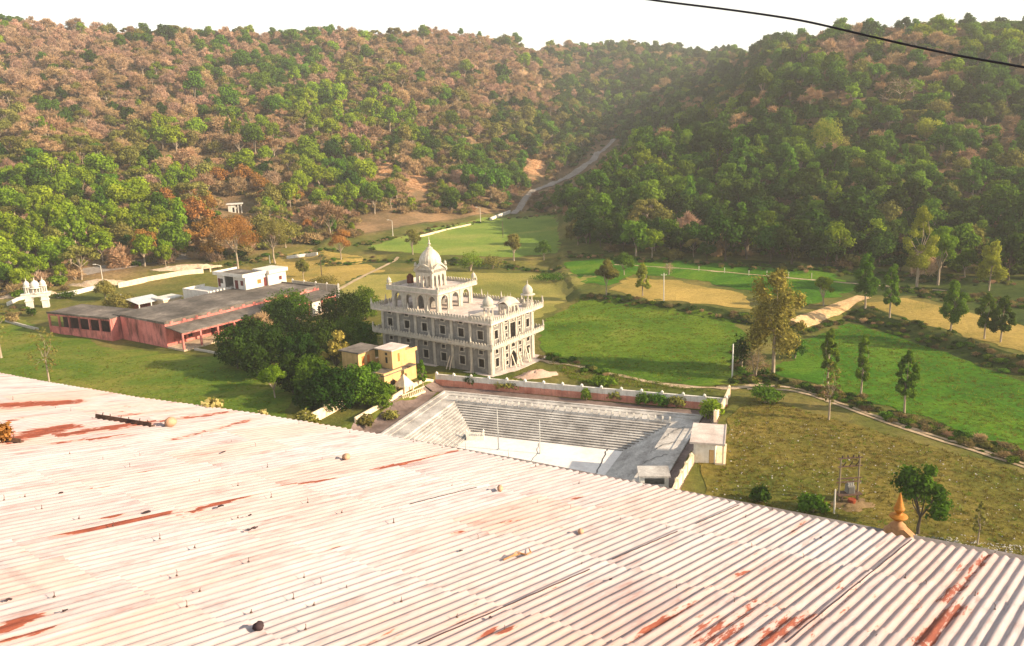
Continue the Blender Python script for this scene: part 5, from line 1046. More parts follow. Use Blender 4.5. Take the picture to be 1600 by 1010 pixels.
# ------------------------------------------------------------------ long pink building and its neighbours
RZ = 5.3; m1, m0 = at(257, 506, RZ), at(172.5, 496.5, RZ); me_ = at(426, 466, RZ); prz = math.atan2(me_[1] - m1[1], me_[0] - m1[0]); pk = empty('pink_building', (m1[0], m1[1], 0), prz, 'long flat-roofed pink building with open verandahs', 'building'); cp_, sp_ = math.cos(prz), math.sin(prz)
def pl(u, v, z): p = at(u, v, z); dx, dy = p[0] - m1[0], p[1] - m1[1]; return cp_ * dx + sp_ * dy, -sp_ * dx + cp_ * dy
fxl, fyl = pl(172.5, 496.5, RZ); LX = pl(500, 449, RZ)[0]; WY = float(np.hypot(fxl, fyl)); bx_, by_ = pl(328, 447, RZ)
# the front wall runs from the corner (0,0) along +y (to the left in the photo); the long side runs along +x
m = MB(); m.box(0, LX, 0, WY + 3, RZ - .25, RZ); m.box(-.01, .22, 0, WY, RZ + .002, RZ + .22); m.box(.222, LX, 0, .2, RZ + .002, RZ + .5); m.box(LX - .2, LX, .202, WY + 3, RZ + .002, RZ + .3); roof = m.build('roof', M['oldroof'], pk)
for i in range(14): m = MB(); x = (i + .5) * LX / 14; m.box(x - .35, x + .35, -.12, -.002, RZ - .4, RZ + .15); m.build('spout_block', M['pink'], roof)
m = MB(); m.box(0, .3, 0.02, WY, -.5, RZ - .252); m.box(.302, LX - .1, .02, .3, -.5, RZ - .252); m.box(LX - .4, LX - .1, .302, WY + 2.9, -.5, RZ - .252); m.box(.302, LX - .402, WY + 2.6, WY + 2.9, -.5, RZ - .252); m.build('wall', M['pink'], pk)
# lean-to verandah along the long side
VW = -pl(282, 521, 4.0)[1]; VW = max(2.6, VW); m = MB(); m.add([(0, -.02, 4.6), (LX, -.02, 4.6), (LX, -VW, 4.0), (0, -VW, 4.0), (0, -.02, 4.42), (LX, -.02, 4.42), (LX, -VW, 3.82), (0, -VW, 3.82)], [(3, 2, 1, 0), (4, 5, 6, 7), (0, 1, 5, 4), (1, 2, 6, 5), (2, 3, 7, 6), (3, 0, 4, 7)]); m.build('verandah_roof', M['oldroof'], pk)
nc_ = int(LX / 4.2)
for i in range(nc_ + 1): m = MB(); x = .2 + i * (LX - .4) / nc_; m.box(x - .18, x + .18, -VW + .1, -VW + .46, -.4, 3.8); m.build('column', M['pink'], pk)
m = MB(); m.box(.05, LX, -VW + .12, -VW + .42, 3.45, 3.815); m.build('beam', M['pink'], pk); m = MB(); m.box(0, LX, -VW + .05, .01, -.4, .35); m.build('verandah_floor', M['rubble'], pk)
for i in range(5): m = MB(); x = 3.4 + i * (LX - 6) / 5; m.box(x, x + 1.1, -.04, .018, .35, 2.4); m.build('door', M['maroon'], pk)
for x, wd in ((LX * .12, 1.2), (LX * .33, 1.2), (LX * .52, 1.2)): m = MB(); m.box(x, x + 1.0, -.04, .018, 1.2, 2.2); m.build('window', M['dark'], pk)
# left wing with five open bays
w0 = pl(73.4, 488, 5.1); WLn = float(np.hypot(w0[0] - fxl, w0[1] - fyl)); wz = 5.1; wa = math.atan2(w0[1] - fyl, w0[0] - fxl) - math.pi / 2
wr = empty('left_wing', (0, 0, 0), 0); wr.name = 'open_wing'; wr.parent = pk; wr.location = (fxl, fyl, 0); wr.rotation_euler = (0, 0, wa)
WD = 9.0; m = MB(); m.box(-.2, WD, .25, WLn, wz - .25, wz); m.box(-.2, .0, .25, WLn, wz + .002, wz + .15); m.build('roof', M['oldroof'], wr)
for i in range(7): m = MB(); y = .5 + i * (WLn - .7) / 6; m.box(.0, .35, y - .18, y + .18, -.5, wz - .7); m.build('column', M['pink'], wr)
m = MB(); m.box(.02, .33, .3, WLn, wz - .698, wz - .252); m.build('beam', M['pink'], wr); m = MB(); m.box(.05, .3, .7, WLn - .4, -.5, 1.75); m.box(.0, .36, .7, WLn - .4, 1.752, 1.86); m.build('parapet', M['pink'], wr)
m = MB(); m.box(.4, 3.398, .26, .5, -.5, wz - .26); m.box(3.602, WD, WLn - .3, WLn - .02, -.5, wz - .252); m.box(WD - .3, WD - .02, .3, WLn - .31, -.5, wz - .252); m.build('wall', M['pink'], wr); m = MB(); m.box(3.4, 3.6, .51, WLn - .31, -.5, wz - .252); m.build('inner_wall', M['bay_shade'], wr)
# white house standing on the roof level behind
Wc = at(384.7, 453.5, RZ); wa_ = at(334, 449.5, RZ); wb_ = at(416, 446.5, RZ); hrz = math.atan2(wb_[1] - Wc[1], wb_[0] - Wc[0]); whs = empty('white_house', (Wc[0], Wc[1], 0), hrz, 'white flat-roofed house with porch behind the pink building', 'house')
HL = float(np.linalg.norm((wb_ - Wc)[:2])); HD = float(np.linalg.norm((wa_ - Wc)[:2])); zb = RZ; hh_ = 3.2
m = MB(); m.panel((0, 0, 0), X_, nY, HL, zb + hh_, .25, [(HL * .58, HL * .58 + 1.2, zb + .9, zb + 2.0)], 0, -.5)
m.box(0, .25, .002, HD * .42, -.5, zb + hh_); m.box(0, .25, HD * .74, HD, -.5, zb + hh_); m.box(2.6, 2.8, HD * .42, HD * .74, zb, zb + hh_); m.box(0, .25, HD * .42 + .002, HD * .74 - .002, -.5, zb); m.box(.252, HL, HD - .25, HD, -.5, zb + hh_); m.box(HL - .25, HL, .002, HD - .252, -.5, zb + hh_); m.box(.26, HL - .26, .26, HD - .26, zb - .1, zb); m.build('wall', M['white'], whs)
m = MB(); m.box(-.9, HL + .3, -.35, HD + .5, zb + hh_ + .002, zb + hh_ + .25); m.box(-.9, -.75, -.35, HD + .5, zb + hh_ + .252, zb + hh_ + .85); m.box(-.748, HL + .3, -.35, -.2, zb + hh_ + .252, zb + hh_ + .85); m.box(-.748, HL + .3, HD + .35, HD + .5, zb + hh_ + .252, zb + hh_ + .85); r_ = m.build('roof', M['white'], whs); m = MB(); m.box(-.745, HL + .29, -.198, HD + .348, zb + hh_ + .252, zb + hh_ + .32); m.build('roof_deck', M['oldroof'], r_)
for y, wd, mt_, nm_ in ((.08, .09, 'maroon', 'window'), (.26, .11, 'maroon', 'door'), (.8, .1, 'dark', 'window'), (.9, .08, 'maroon', 'door')): m = MB(); m.box(-.05, -.002, HD * y, HD * (y + wd), zb + (.05 if nm_ == 'door' else 1.0), zb + 2.2); m.build(nm_, M[mt_], whs)
m = MB(); m.box(HL * .58, HL * .58 + 1.2, .12, .16, zb + .9, zb + 2.0); m.build('window', M['orange'], whs); m = MB(); m.box(HL * .9, HL * .9 + 1.1, -.05, -.002, zb + .02, zb + 2.2); m.build('door', M['maroon'], whs)
an = at(420, 446, RZ); ax_, ay_ = (cosr := math.cos(hrz)) * (an[0] - Wc[0]) + math.sin(hrz) * (an[1] - Wc[1]), 0
m = MB(); m.box(HL + .31, HL + 6.2, -.6, 5, -.5, zb + 3.0); m.box(HL + .31, HL + 6.5, -1.2, 5.2, zb + 3.002, zb + 3.9); an_ = m.build('annex', M['white'], whs); m = MB(); m.box(HL + 3.8, HL + 4.7, -.66, -.602, zb + .9, zb + 1.9); m.build('window', M['maroon'], an_)
ter = empty('terrace', (0, 0, 0)); ter.parent = whs; m = MB(); m.box(-7, -.01, HD * .5, HD + 5, -.5, zb - .3); m.build('terrace_block', M['white'], ter); m = MB(); m.box(-7, -6.85, HD * .5, HD + 5, zb - .3, zb + .4); m.box(-6.848, -.5, HD + 4.85, HD + 5, zb - .3, zb + .4); m.build('parapet', M['white'], ter)
for k in range(7): m = MB(); x = -6.5 + k * 1.0; m.box(x, x + .45, HD * .5 + .02, HD * .5 + .3, zb - .298, zb + .45); m.build('baluster', M['white'], ter)
P = at(497, 492, 0); eb = empty('white_store', P, hrz, 'white-walled block seen between the orchard trees', 'building'); m = MB(); m.panel((-1.6, 0, 0), X_, nY, 3.2, 3.6, .2, [(1.7, 2.5, 0, 2.1)], 0, -.4); m.box(-1.6, -1.4, .002, 5, -.4, 3.6); m.box(1.4, 1.6, .002, 5, -.4, 3.6); m.box(-1.398, 1.398, 4.8, 5, -.4, 3.6); m.build('wall', M['white'], eb); m = MB(); m.box(-2.2, 2.2, -.8, 5.5, 3.602, 3.85); m.build('roof', M['oldroof'], eb); m = MB(); m.box(.1, .9, .1, .14, 0, 2.1); m.build('door', M['dark'], eb)
# tin shed and slab shed behind
P = at(222, 487, 0); sh = empty('tin_shed', P, prz, 'open shed with pale tin roof behind the pink building', 'shed'); m = MB(); z = top_z(P, 470) ; m.add([(-2.5, -3, z - .3), (4.8, -3, z - .3), (4.8, 2.5, z + .5), (-2.5, 2.5, z + .5), (-2.5, -3, z - .22), (4.8, -3, z - .22), (4.8, 2.5, z + .58), (-2.5, 2.5, z + .58)], [(3, 2, 1, 0), (4, 5, 6, 7), (0, 1, 5, 4), (1, 2, 6, 5), (2, 3, 7, 6), (3, 0, 4, 7)]); m.build('roof', M['tin'], sh)
for x in (-2.2, 1.1, 4.5):
    for y, dz in ((-2.8, -.32), (2.3, .44)): m = MB(); m.box(x - .12, x + .12, y - .12, y + .12, 0, z + dz - .02); m.build('post', M['white'], sh)
m = MB(); m.box(-2.2, 4.4, 1.8, 2.0, 0, z); m.build('wall', M['pink'], sh)
P = at(262, 483, 0); sh = empty('slab_shed', P, prz, 'low white slab-roofed shed right of the tin shed', 'shed'); z = top_z(P, 466); m = MB(); m.box(-2.5, 3.2, -2.5, 2.5, z, z + .35); m.build('roof', M['white'], sh); m = MB(); m.panel((-2.2, -2.2, 0), X_, nY, 5, z - .002, .2, [(.6, 1.6, 0, 2), (2.6, 3.6, .9, 1.8)]); m.box(-2.2, -2, -1.998, 2.2, 0, z - .002); m.box(2.6, 2.8, -1.998, 2.2, 0, z - .002); m.box(-1.998, 2.598, 2, 2.2, 0, z - .002); m.build('wall', M['cream'], sh); m = MB(); m.box(-1.6, -.6, -2.1, -2.06, 0, 2); m.build('door', M['dark'], sh)

# ------------------------------------------------------------------ white gateway
gl, gr = at(48.5, 487, .2), at(73.5, 484.5, .2); gz = math.atan2(gr[1] - gl[1], gr[0] - gl[0]); gw = empty('gateway', (gl[0], gl[1], 0), gz, 'white ceremonial gateway with three small domes over the road', 'gateway'); GL = float(np.linalg.norm((gr - gl)[:2])); bh = top_z(gl, 461.5)
for x in (0, GL): m = MB(); m.box(x - .78, x + .78, -.7, .7, -.6, bh - .55); m.box(x - .95, x + .95, -.9, .9, -.6, .5); m.box(x - .98, x + .98, -.95, .95, bh - 1.6, bh - 1.4); m.build('pillar', M['white'], gw)
m = MB(); m.box(-1.3, GL + 1.3, -.8, .8, bh - .548, bh + .25); m.box(-1.6, GL + 1.6, -1.0, 1.0, bh + .252, bh + .42); m.build('beam', M['white'], gw)
m = MB(); m.extrude([(.86, -.3, bh - .55)] + [(.86 + (GL - 1.72) * k / 10, -.3, bh - .55 - .9 * (1 - math.sin(math.pi * k / 10) ** .6)) for k in range(11)] + [(GL - .86, -.3, bh - .55)], (0, .6, 0)); m.build('arch_spandrel', M['white'], gw)
def gate_dome(x, r, hc, hd):
    k = MB(); z = bh + .422; k.lathe([(r * 1.2, 0), (r * 1.2, .2)], 8, (x, 0, z), smooth=False)
    for i in range(8): a = 2 * math.pi * (i + .5) / 8; k.tube((x + r * .95 * math.cos(a), r * .95 * math.sin(a), z + .2), (x + r * .95 * math.cos(a), r * .95 * math.sin(a), z + .2 + hc), .13, n=6)
    k.lathe([(r * .95, hc + .1), (r * 1.35, hc + .2), (r * 1.3, hc + .3), (r, hc + .4)], 16, (x, 0, z)); k.lathe([(a, b + hc + .38) for a, b in onion(r, hd)], 18, (x, 0, z)); k.lathe([(a, b + hc + .36 + hd) for a, b in finial_prof(.8)], 8, (x, 0, z)); k.build('kiosk', M['white'], gw)
gate_dome(0, .72, 1.5, 1.5); gate_dome(GL, .72, 1.5, 1.5); gate_dome(GL / 2, 1.1, 1.1, 1.9)
P = hit(323, 425); am = MB(); N_ = 12; hA = top_z(P, 412) - P[2]; rA = .95
for k in range(N_): t0, t1 = math.pi * k / N_, math.pi * (k + 1) / N_; am.extrude([(rA * math.cos(t0), -.3, hA - 1.5 + rA * math.sin(t0)), ((rA + .4) * math.cos(t0), -.3, hA - 1.5 + (rA + .4) * math.sin(t0)), ((rA + .4) * math.cos(t1), -.3, hA - 1.5 + (rA + .4) * math.sin(t1)), (rA * math.cos(t1), -.3, hA - 1.5 + rA * math.sin(t1))], (0, .6, 0))
for s in (-1, 1): am.box(min(s * rA, s * (rA + .4)), max(s * rA, s * (rA + .4)), -.3, .3, -.3, hA - 1.5)
o = am.build('arched_gate', M['cream'], None, loc=P, rz=.3); tag(o, 'small cream arched gate at the end of the roadside wall', 'gate')
# huts on the slopes
P = hit(368, 331); P[2] = H1(P[0], P[1]); hs_ = empty('hillside_hut', P, .2, 'small white open-sided hut on the left hillside', 'hut'); z = top_z(P, 318) - P[2]
m = MB(); m.box(-3.2, 3.2, -2.2, 2.2, z - .35, z); m.build('roof', M['white'], hs_); m = MB(); m.box(-2.6, .4, -1.6, 1.6, -.6, z - .352); m.build('wall', M['white'], hs_)
for x in (1.4, 2.7): m = MB(); m.box(x - .18, x + .18, -1.8, -1.45, -.6, z - .352); m.build('column', M['white'], hs_)
m = MB(); m.box(-.9, -.1, -1.64, -1.602, 0, 1.9); m.build('door', M['dark'], hs_)
P = hit(1082, 80); P[2] = H1(P[0], P[1]); hs_ = empty('ridge_house', P, 0, 'tiny pale house on the skyline above the valley head', 'house'); m = MB(); m.panel((-9, 0, 0), X_, nY, 12, 10, .4, [(2, 4, 3, 6), (7, 9, 3, 6)], 0, -4); m.box(-9, -8.6, .002, 8, -4, 10); m.box(2.6, 3, .002, 8, -4, 10); m.box(-8.598, 2.598, 7.6, 8, -4, 10); m.build('wall', M['white'], hs_); m = MB(); m.box(-9.6, 3.6, -.8, 8.6, 10.002, 10.6); m.build('roof', M['white'], hs_)
for x in (6, 9, 12): m = MB(); m.box(x - .5, x + .5, 0, 1, -4, 9); m.build('column', M['white'], hs_)

# ------------------------------------------------------------------ poles, lamps, transformer
def lamp(u, v, vt, label, side=-1):
    P = hit(u, v); h = top_z(P, vt) - P[2]; r = empty('street_lamp', P, 0, label, 'street lamp', 'street lamps along the road'); m = MB(); m.lathe([(.2, -.2), (.2, .5), (.13, .6), (.10, h)], 8); m.build('pole', M['conc_pole'], r)
    m = MB(); m.path([(0, 0, h - .15), (side * .7, -.1, h + .25), (side * 1.5, -.2, h + .38)], .06, 6); m.build('arm', M['galv'], r); m = MB(); m.box(side * 1.5 - .4, side * 1.5 + .4, -.38, -.06, h + .3, h + .46); m.build('lamp_head', M['white'], r)
lamp(163, 455, 415, 'street lamp behind the white roadside wall'); lamp(614, 369, 345, 'street lamp at the left edge of the pale green field'); lamp(751, 349, 325, 'street lamp beside the culvert at the hill road')
def pole(u, v, vt, label, r0=.12, mat='conc_pole', arm=False, group='plain poles in the fields'):
    P = hit(u, v); h = top_z(P, vt) - P[2]; m = MB(); m.lathe([(r0, -.2), (r0 * .95, h * .4), (r0 * .7, h), (r0 * .3, h + .04)], 8)
    if arm: m.box(-.7, .7, -.05, .05, h - .5, h - .4); [m.lathe([(.06, h - .4), (.07, h - .3), (.03, h - .22)], 6, (x, 0, 0)) for x in (-.6, 0, .6)]
    o = m.build('utility_pole', M[mat], None, loc=P); return tag(o, label, 'pole', group)
pole(1144, 592, 538, 'white pole at the right edge of the green wheat field', .14, 'white'); pole(1037, 471, 427, 'pole standing in the golden strip', .13, 'conc_pole', True); pole(503, 434, 398, 'dark pole on the bank of the golden field', .13, 'darkbark', True)
pole(422, 412, 399, 'short pale pole at the near edge of the golden field', .14, 'white'); pole(786, 372, 346, 'thin dark pole above the pale green field', .12, 'darkbark'); pole(984, 262, 232, 'distant pole above the wood beside the hill road', .16, 'galv'); pole(192, 483, 460, 'grey pole behind the pink verandah roof', .10, 'galv')
FPX = [(858, 395), (980, 413), (1042, 420), (1092, 424), (1132, 427), (1170, 431), (1198, 432), (1217, 434), (1232, 434), (1268, 436)]
for k, (u, v) in enumerate(FPX):
    P = hit(u, v); m = MB(); h = 1.4; m.lathe([(.07, -.2), (.08, h), (.03, h + .1)], 6); o = m.build('fence_post', M['conc_pole'], None, loc=P); tag(o, f'{ORD[k]} from left of the pale fence posts along the foot of the right wood', 'post', 'fence posts at the foot of the wood')
M['tfpole'] = flat2('weathered_grey_pole', (.20, .155, .10), .2)
pa, pb = hit(1310, 783), hit(1339, 781); tfz = math.atan2(pb[1] - pa[1], pb[0] - pa[0]); Lt = float(np.linalg.norm((pb - pa)[:2])); hT = top_z(pa, 716) - pa[2]
tf = empty('transformer_frame', pa, tfz, 'two-pole transformer frame standing on the rough meadow', 'transformer')
for x in (0, Lt): m = MB(); m.lathe([(.12, -.3), (.11, hT * .5), (.09, hT), (.03, hT + .05)], 8, (x, 0, 0)); m.build('pole', M['tfpole'], tf)
for f in (.99, .80, .52, .44): m = MB(); m.box(-.35, Lt + .35, -.09, .03, hT * f - .06, hT * f + .06); m.build('crossarm', M['iron'], tf)
for x in np.linspace(.15, Lt - .15, 4): m = MB(); m.lathe([(.05, 0), (.11, .08), (.05, .14), (.10, .2), (.03, .3)], 8, (x, -.03, hT * .99 + .06)); m.build('insulator', M['darkstone'], tf)
for x in np.linspace(.35, Lt - .35, 3): m = MB(); m.tube((x - .08, -.05, hT * .8 + .06), (x + .1, -.3, hT * .8 + .62), .07, .05, 6); m.tube((x + .1, -.3, hT * .8 + .62), (x + .16, -.12, hT * .8 + .7), .04, .04, 6); m.build('fuse_switch', M['darkstone'], tf)
m = MB(); zt_ = hT * .17; m.box(-.3, Lt + .3, -.55, .55, zt_ - .1, zt_ + .08); m.box(.1, .25, -.5, -.35, -.2, zt_ - .1); m.box(Lt - .25, Lt - .1, -.5, -.35, -.2, zt_ - .1); m.build('platform', M['iron'], tf)
m = MB(); xm = Lt * .58; m.box(xm - .42, xm + .42, -.38, .38, zt_ + .082, zt_ + 1.0); [m.box(xm + k * .14 - .03, xm + k * .14 + .03, -.5, -.382, zt_ + .15, zt_ + .9) for k in range(-2, 3)]; m.tube((xm - .4, 0, zt_ + 1.2), (xm + .4, 0, zt_ + 1.2), .13, n=10); tr = m.build('transformer_box', flat2('dull_grey_tank', (.2, .19, .17), .15), tf)
for k in (-1, 0, 1): m = MB(); m.lathe([(.05, 0), (.09, .06), (.05, .12), (.08, .18), (.02, .36)], 8, (xm + k * .26, -.15, zt_ + 1.0)); m.build('bushing', M['stone'], tr)
P = hit(1328, 784); m = MB(); m.lathe([(.44, 0), (.46, .05), (.44, .3), (.46, .33), (.44, .6), (.46, .65), (.42, .68)], 16); o = m.build('rusty_drum', flat2('rust_red', (.24, .05, .02), .3), None, loc=(P[0] - .1, P[1] - .7, P[2])); tag(o, 'rusty red drum below the transformer platform', 'drum')
pole(1303, 803, 765, 'short pale pole left of the transformer frame', .12, 'conc_pole')
heap('earth_mound', surf('brown_earth', [(.3, (.12, .08, .035)), (.7, (.26, .17, .08))], 1.2, bump=.5), hit(1330, 790) - np.array((0, 0, .1)), 3.4, 2.2, .45, .1, 'brown earth mound under the transformer frame', 'mound')
# pale stones strewn over the meadow
RS = np.concatenate([inside(pxpoly([(1148, 655), (1300, 665), (1600, 750), (1700, 800), (1600, 880), (1100, 800)]), 520), inside(pxpoly([(1430, 838), (1600, 854), (1740, 872), (1740, 896), (1600, 872), (1430, 852)]), 700)]); n = len(RS); rot = RNG.uniform(0, 6.28, (n, 3))
def pebble(seed):
    rng = np.random.default_rng(seed); V = np.array([(a, b, c) for a in (-1, 1) for b in (-1, 1) for c in (-1, 1)], float) * rng.uniform(.55, 1.2, (8, 3)) * .12; return np_mesh('pebble', V, np.array([(0, 1, 3, 2), (4, 6, 7, 5), (0, 4, 5, 1), (2, 3, 7, 6), (0, 2, 6, 4), (1, 5, 7, 3)]), [M['stone']])
scatter('pebbles', np.column_stack([RS, H(RS[:, 0], RS[:, 1]) + .06]), rot, RNG.uniform(.22, .62, (n, 1)) * RNG.uniform(.7, 1.4, (n, 1)) * np.ones((n, 3)), RNG.choice(3, n), [pebble(1), pebble(2), pebble(3)])
# ------------------------------------------------------------------ near corrugated roof
CAMP = np.array((0, 0, CH))
d1 = ray(1866, 482); d1 /= np.linalg.norm(d1); e2 = ray(-2103, 203); nrm = np.cross(d1, e2); nrm /= np.linalg.norm(nrm); nrm *= np.sign(nrm[2]); md = np.cross(d1, nrm); md /= np.linalg.norm(md)
PITCH = .146
def on_plane(u, v, D): r = ray(u, v); return CAMP + r * (-D / np.dot(nrm, r))
EAVE = [(-420, 512), (-150, 557), (0, 584), (80, 599), (215, 623), (400, 648), (600, 681), (800, 718), (1060, 768), (1240, 806), (1424, 844), (1600, 878), (1850, 930), (2150, 995)]
a_, b_ = on_plane(1370, 833, 1.0), on_plane(1400, 839, 1.0); DR = PITCH * 30 / (15.1 * abs(np.dot(b_ - a_, md)))   # crest spacing fixes the distance
RO = CAMP - nrm * DR
def rp(u, v): q = on_plane(u, v, DR) - RO; return float(np.dot(q, md)), float(np.dot(q, d1))
def r3(m, s, z=0.0): return RO + md * m + d1 * s + nrm * z
em = np.array([rp(u, v) for u, v in EAVE]); od = np.argsort(em[:, 0]); em = em[od]
eave_s = lambda m: np.interp(m, em[:, 0], em[:, 1])
print('roof D', DR, 'm', em[0], em[-1])
AMP = .018; crest = lambda m: AMP * np.cos(2 * math.pi * m / PITCH)
WS = PITCH * 7; ROWL = 2.25; mlo, mhi = em[0, 0], em[-1, 0]
nS = int((mhi - mlo) / WS); V, Fc, AT, PE = [], [], [], []; rng = np.random.default_rng(5); nx_, ny_ = 7 * 8 + 6, 9
STREAKS = [((0, 636), (112, 629), .35, .75), ((0, 690), (105, 668), .35, .75), ((100, 680), (225, 664), .22, .7), ((150, 655), (300, 640), .10, .55), ((230, 662), (360, 646), .12, .6), ((270, 690), (400, 655), .09, .6), ((70, 696), (200, 680), .05, .6), ((0, 660), (60, 650), .06, .6),
           ((88, 837), (250, 806), .07, 1.0), ((240, 806), (300, 800), .05, .8), ((300, 798), (407, 772), .035, 1.0), ((160, 812), (190, 806), .05, .9), ((575, 739), (690, 711), .05, .9), ((690, 711), (720, 704), .03, .7), ((440, 762), (575, 739), .02, .75), ((200, 745), (245, 738), .02, .8), ((140, 768), (180, 760), .015, .7), ((860, 786), (905, 778), .03, .8), ((945, 762), (972, 754), .025, .8),
           ((0, 985), (65, 962), .10, .85), ((0, 1005), (60, 990), .06, .8), ((1090, 1008), (1200, 945), .32, .42), ((1180, 1008), (1270, 965), .24, .5), ((1060, 960), (1120, 935), .2, .34), ((1470, 945), (1530, 880), .16, .5), ((1440, 1005), (1500, 950), .15, .6), ((1520, 900), (1550, 868), .12, .42), ((1250, 1000), (1330, 950), .2, .3), ((1260, 815), (1230, 840), .05, .6), ((780, 995), (800, 985), .03, .8), ((745, 1000), (775, 985), .03, .8), ((485, 868), (545, 850), .03, .6), ((1000, 990), (1060, 960), .08, .5), ((770, 822), (830, 810), .04, .55), ((690, 838), (735, 832), .03, .6), ((1140, 905), (1180, 890), .04, .6)]
STREAKS += [((1000, 1000), (1260, 920), 1.1, .25), ((0, 690), (230, 630), .9, .22), ((620, 1000), (860, 940), .9, .2), ((720, 900), (980, 800), .8, .13), ((200, 960), (420, 900), .7, .14), ((1350, 1000), (1540, 880), .5, .2), ((60, 860), (330, 800), .5, .2)]
SK = [(np.array(rp(*a)), np.array(rp(*b)), w, k) for a, b, w, k in STREAKS]
for q in range(nS):
    m0 = mlo + q * WS; row = 0; smid = float(eave_s(m0 + WS / 2)); k = 0
    while True:
        s1 = smid - k * ROWL - (0 if k else -.0); s0 = s1 - ROWL - .16; c = r3(m0, s1)
        if c[1] < -3 or k > 16: break
        jit = rng.normal(0, .0025); rnd = rng.random(); mm = m0 + np.linspace(-.0, WS + PITCH * .6, nx_); ss = np.linspace(s0, s1, ny_)
        Mg, Sg = np.meshgrid(mm, ss); 
        if k == 0: Sg = Sg + (eave_s(Mg) - smid) * ((Sg - s0) / (s1 - s0))
        lift = .021 * (Sg - s0) / (s1 - s0) + jit + .009 * np.clip(1 - (Mg - m0) / PITCH, 0, 1) + .0015 * rng.normal(size=Mg.shape) + .03 * fbm(Mg, Sg, 3.5, 2, 41)
        P = RO + Mg[..., None] * md + Sg[..., None] * d1 + (crest(Mg) + lift)[..., None] * nrm
        b0 = sum(len(v) for v in V); V.append(P.reshape(-1, 3)); i = (np.arange(ny_ - 1)[:, None] * nx_ + np.arange(nx_ - 1)[None, :]).ravel() + b0
        Fc.append(np.stack([i, i + 1, i + nx_ + 1, i + nx_], 1)); AT.append(np.stack([Mg.ravel(), Sg.ravel(), np.full(Mg.size, rnd)], 1))
        pe = np.zeros(Mg.size); X = np.stack([Mg.ravel(), Sg.ravel()], 1)
        for A, B, w_, st in SK:
            d = B - A; t = np.clip(((X - A) @ d) / (d @ d), 0, 1); r = np.linalg.norm(X - A - t[:, None] * d, axis=1); pe = np.maximum(pe, st * np.exp(-(r / w_) ** 2 * .8))
        PE.append(pe); k += 1
me = np_mesh('corrugated_sheeting', np.concatenate(V), np.concatenate(Fc), [], smooth=True)
if me.polygons[0].normal.dot(Vector(nrm)) < 0: me.flip_normals()
a_ = me.attributes.new('rc', 'FLOAT_VECTOR', 'POINT'); a_.data.foreach_set('vector', np.concatenate(AT).astype(np.float32).ravel()); a_ = me.attributes.new('peel', 'FLOAT', 'POINT'); a_.data.foreach_set('value', np.concatenate(PE).astype(np.float32))
mt, nt = new_mat('peeling_white_paint')
rc = nd(nt, 'ShaderNodeAttribute', _attribute_name='rc').outputs['Vector']; pe = nd(nt, 'ShaderNodeAttribute', _attribute_name='peel').outputs['Fac']
sx_ = nd(nt, 'ShaderNodeSeparateXYZ', Vector=rc); rnd = sx_.outputs[2]
st1 = nd(nt, 'ShaderNodeTexNoise', Vector=nd(nt, 'ShaderNodeMapping', Vector=rc, Scale=(7, .9, 40)).outputs[0], Scale=1.0, Detail=7, Roughness=.68).outputs[0]
st2 = nd(nt, 'ShaderNodeTexNoise', Vector=nd(nt, 'ShaderNodeMapping', Vector=rc, Scale=(22, 3.2, 0)).outputs[0], Scale=1.0, Detail=5, Roughness=.7).outputs[0]
big = nd(nt, 'ShaderNodeTexNoise', Vector=nd(nt, 'ShaderNodeMapping', Vector=rc, Scale=(.5, .22, 0)).outputs[0], Scale=1.0, Detail=4).outputs[0]
base = ramp(nt, st1, [(.30, (.27, .195, .19)), (.43, (.37, .325, .335)), (.58, (.435, .415, .43))])
tint = ramp(nt, big, [(.38, (1, 1, 1)), (.56, (1, .95, .93)), (.74, (.98, .84, .79))])
base = nd(nt, 'ShaderNodeMix', _data_type='RGBA', _blend_type='MULTIPLY', i0=1.0, i6=base, i7=tint).outputs[2]
shr = ramp(nt, rnd, [(0, (.88, .86, .86)), (.35, (1, .99, .99)), (.7, (1, .95, .92)), (1, (1.0, .86, .78))]); base = nd(nt, 'ShaderNodeMix', _data_type='RGBA', _blend_type='MULTIPLY', i0=1.0, i6=base, i7=shr).outputs[2]
red = ramp(nt, st2, [(.3, (.11, .028, .018)), (.6, (.22, .06, .035)), (.8, (.34, .14, .085))])
add = nd(nt, 'ShaderNodeMath', _operation='MULTIPLY_ADD', i0=pe, i1=.50, i2=nd(nt, 'ShaderNodeMath', _operation='MULTIPLY_ADD', i0=st1, i1=.75, i2=nd(nt, 'ShaderNodeMath', _operation='MULTIPLY', i0=st2, i1=.5).outputs[0]).outputs[0]).outputs[0]
mask = ramp(nt, add, [(.84, (0, 0, 0)), (.89, (1, 1, 1))]); faint = ramp(nt, add, [(.64, (0, 0, 0)), (.86, (.55, .55, .55))])
c = nd(nt, 'ShaderNodeMix', _data_type='RGBA', i0=faint, i6=base, i7=c3(.44, .23, .17)).outputs[2]; c = nd(nt, 'ShaderNodeMix', _data_type='RGBA', i0=mask, i6=c, i7=red).outputs[2]
b = nd(nt, 'ShaderNodeBsdfPrincipled', Base__Color=c, Roughness=.7); b.inputs['Specular IOR Level'].default_value = .25
nt.links.new(nd(nt, 'ShaderNodeBump', Height=add, Strength=.25, Distance=.01).outputs[0], b.inputs['Normal']); nt.links.new(b.outputs[0], nd(nt, 'ShaderNodeOutputMaterial').inputs[0]); me.materials.append(mt)
rf = empty('corrugated_roof', (0, 0, 0), 0, 'corrugated roof with peeling white and red paint, close to the camera', 'roof'); o = bpy.data.objects.new('corrugated_sheeting', me); COL.objects.link(o); o.parent = rf
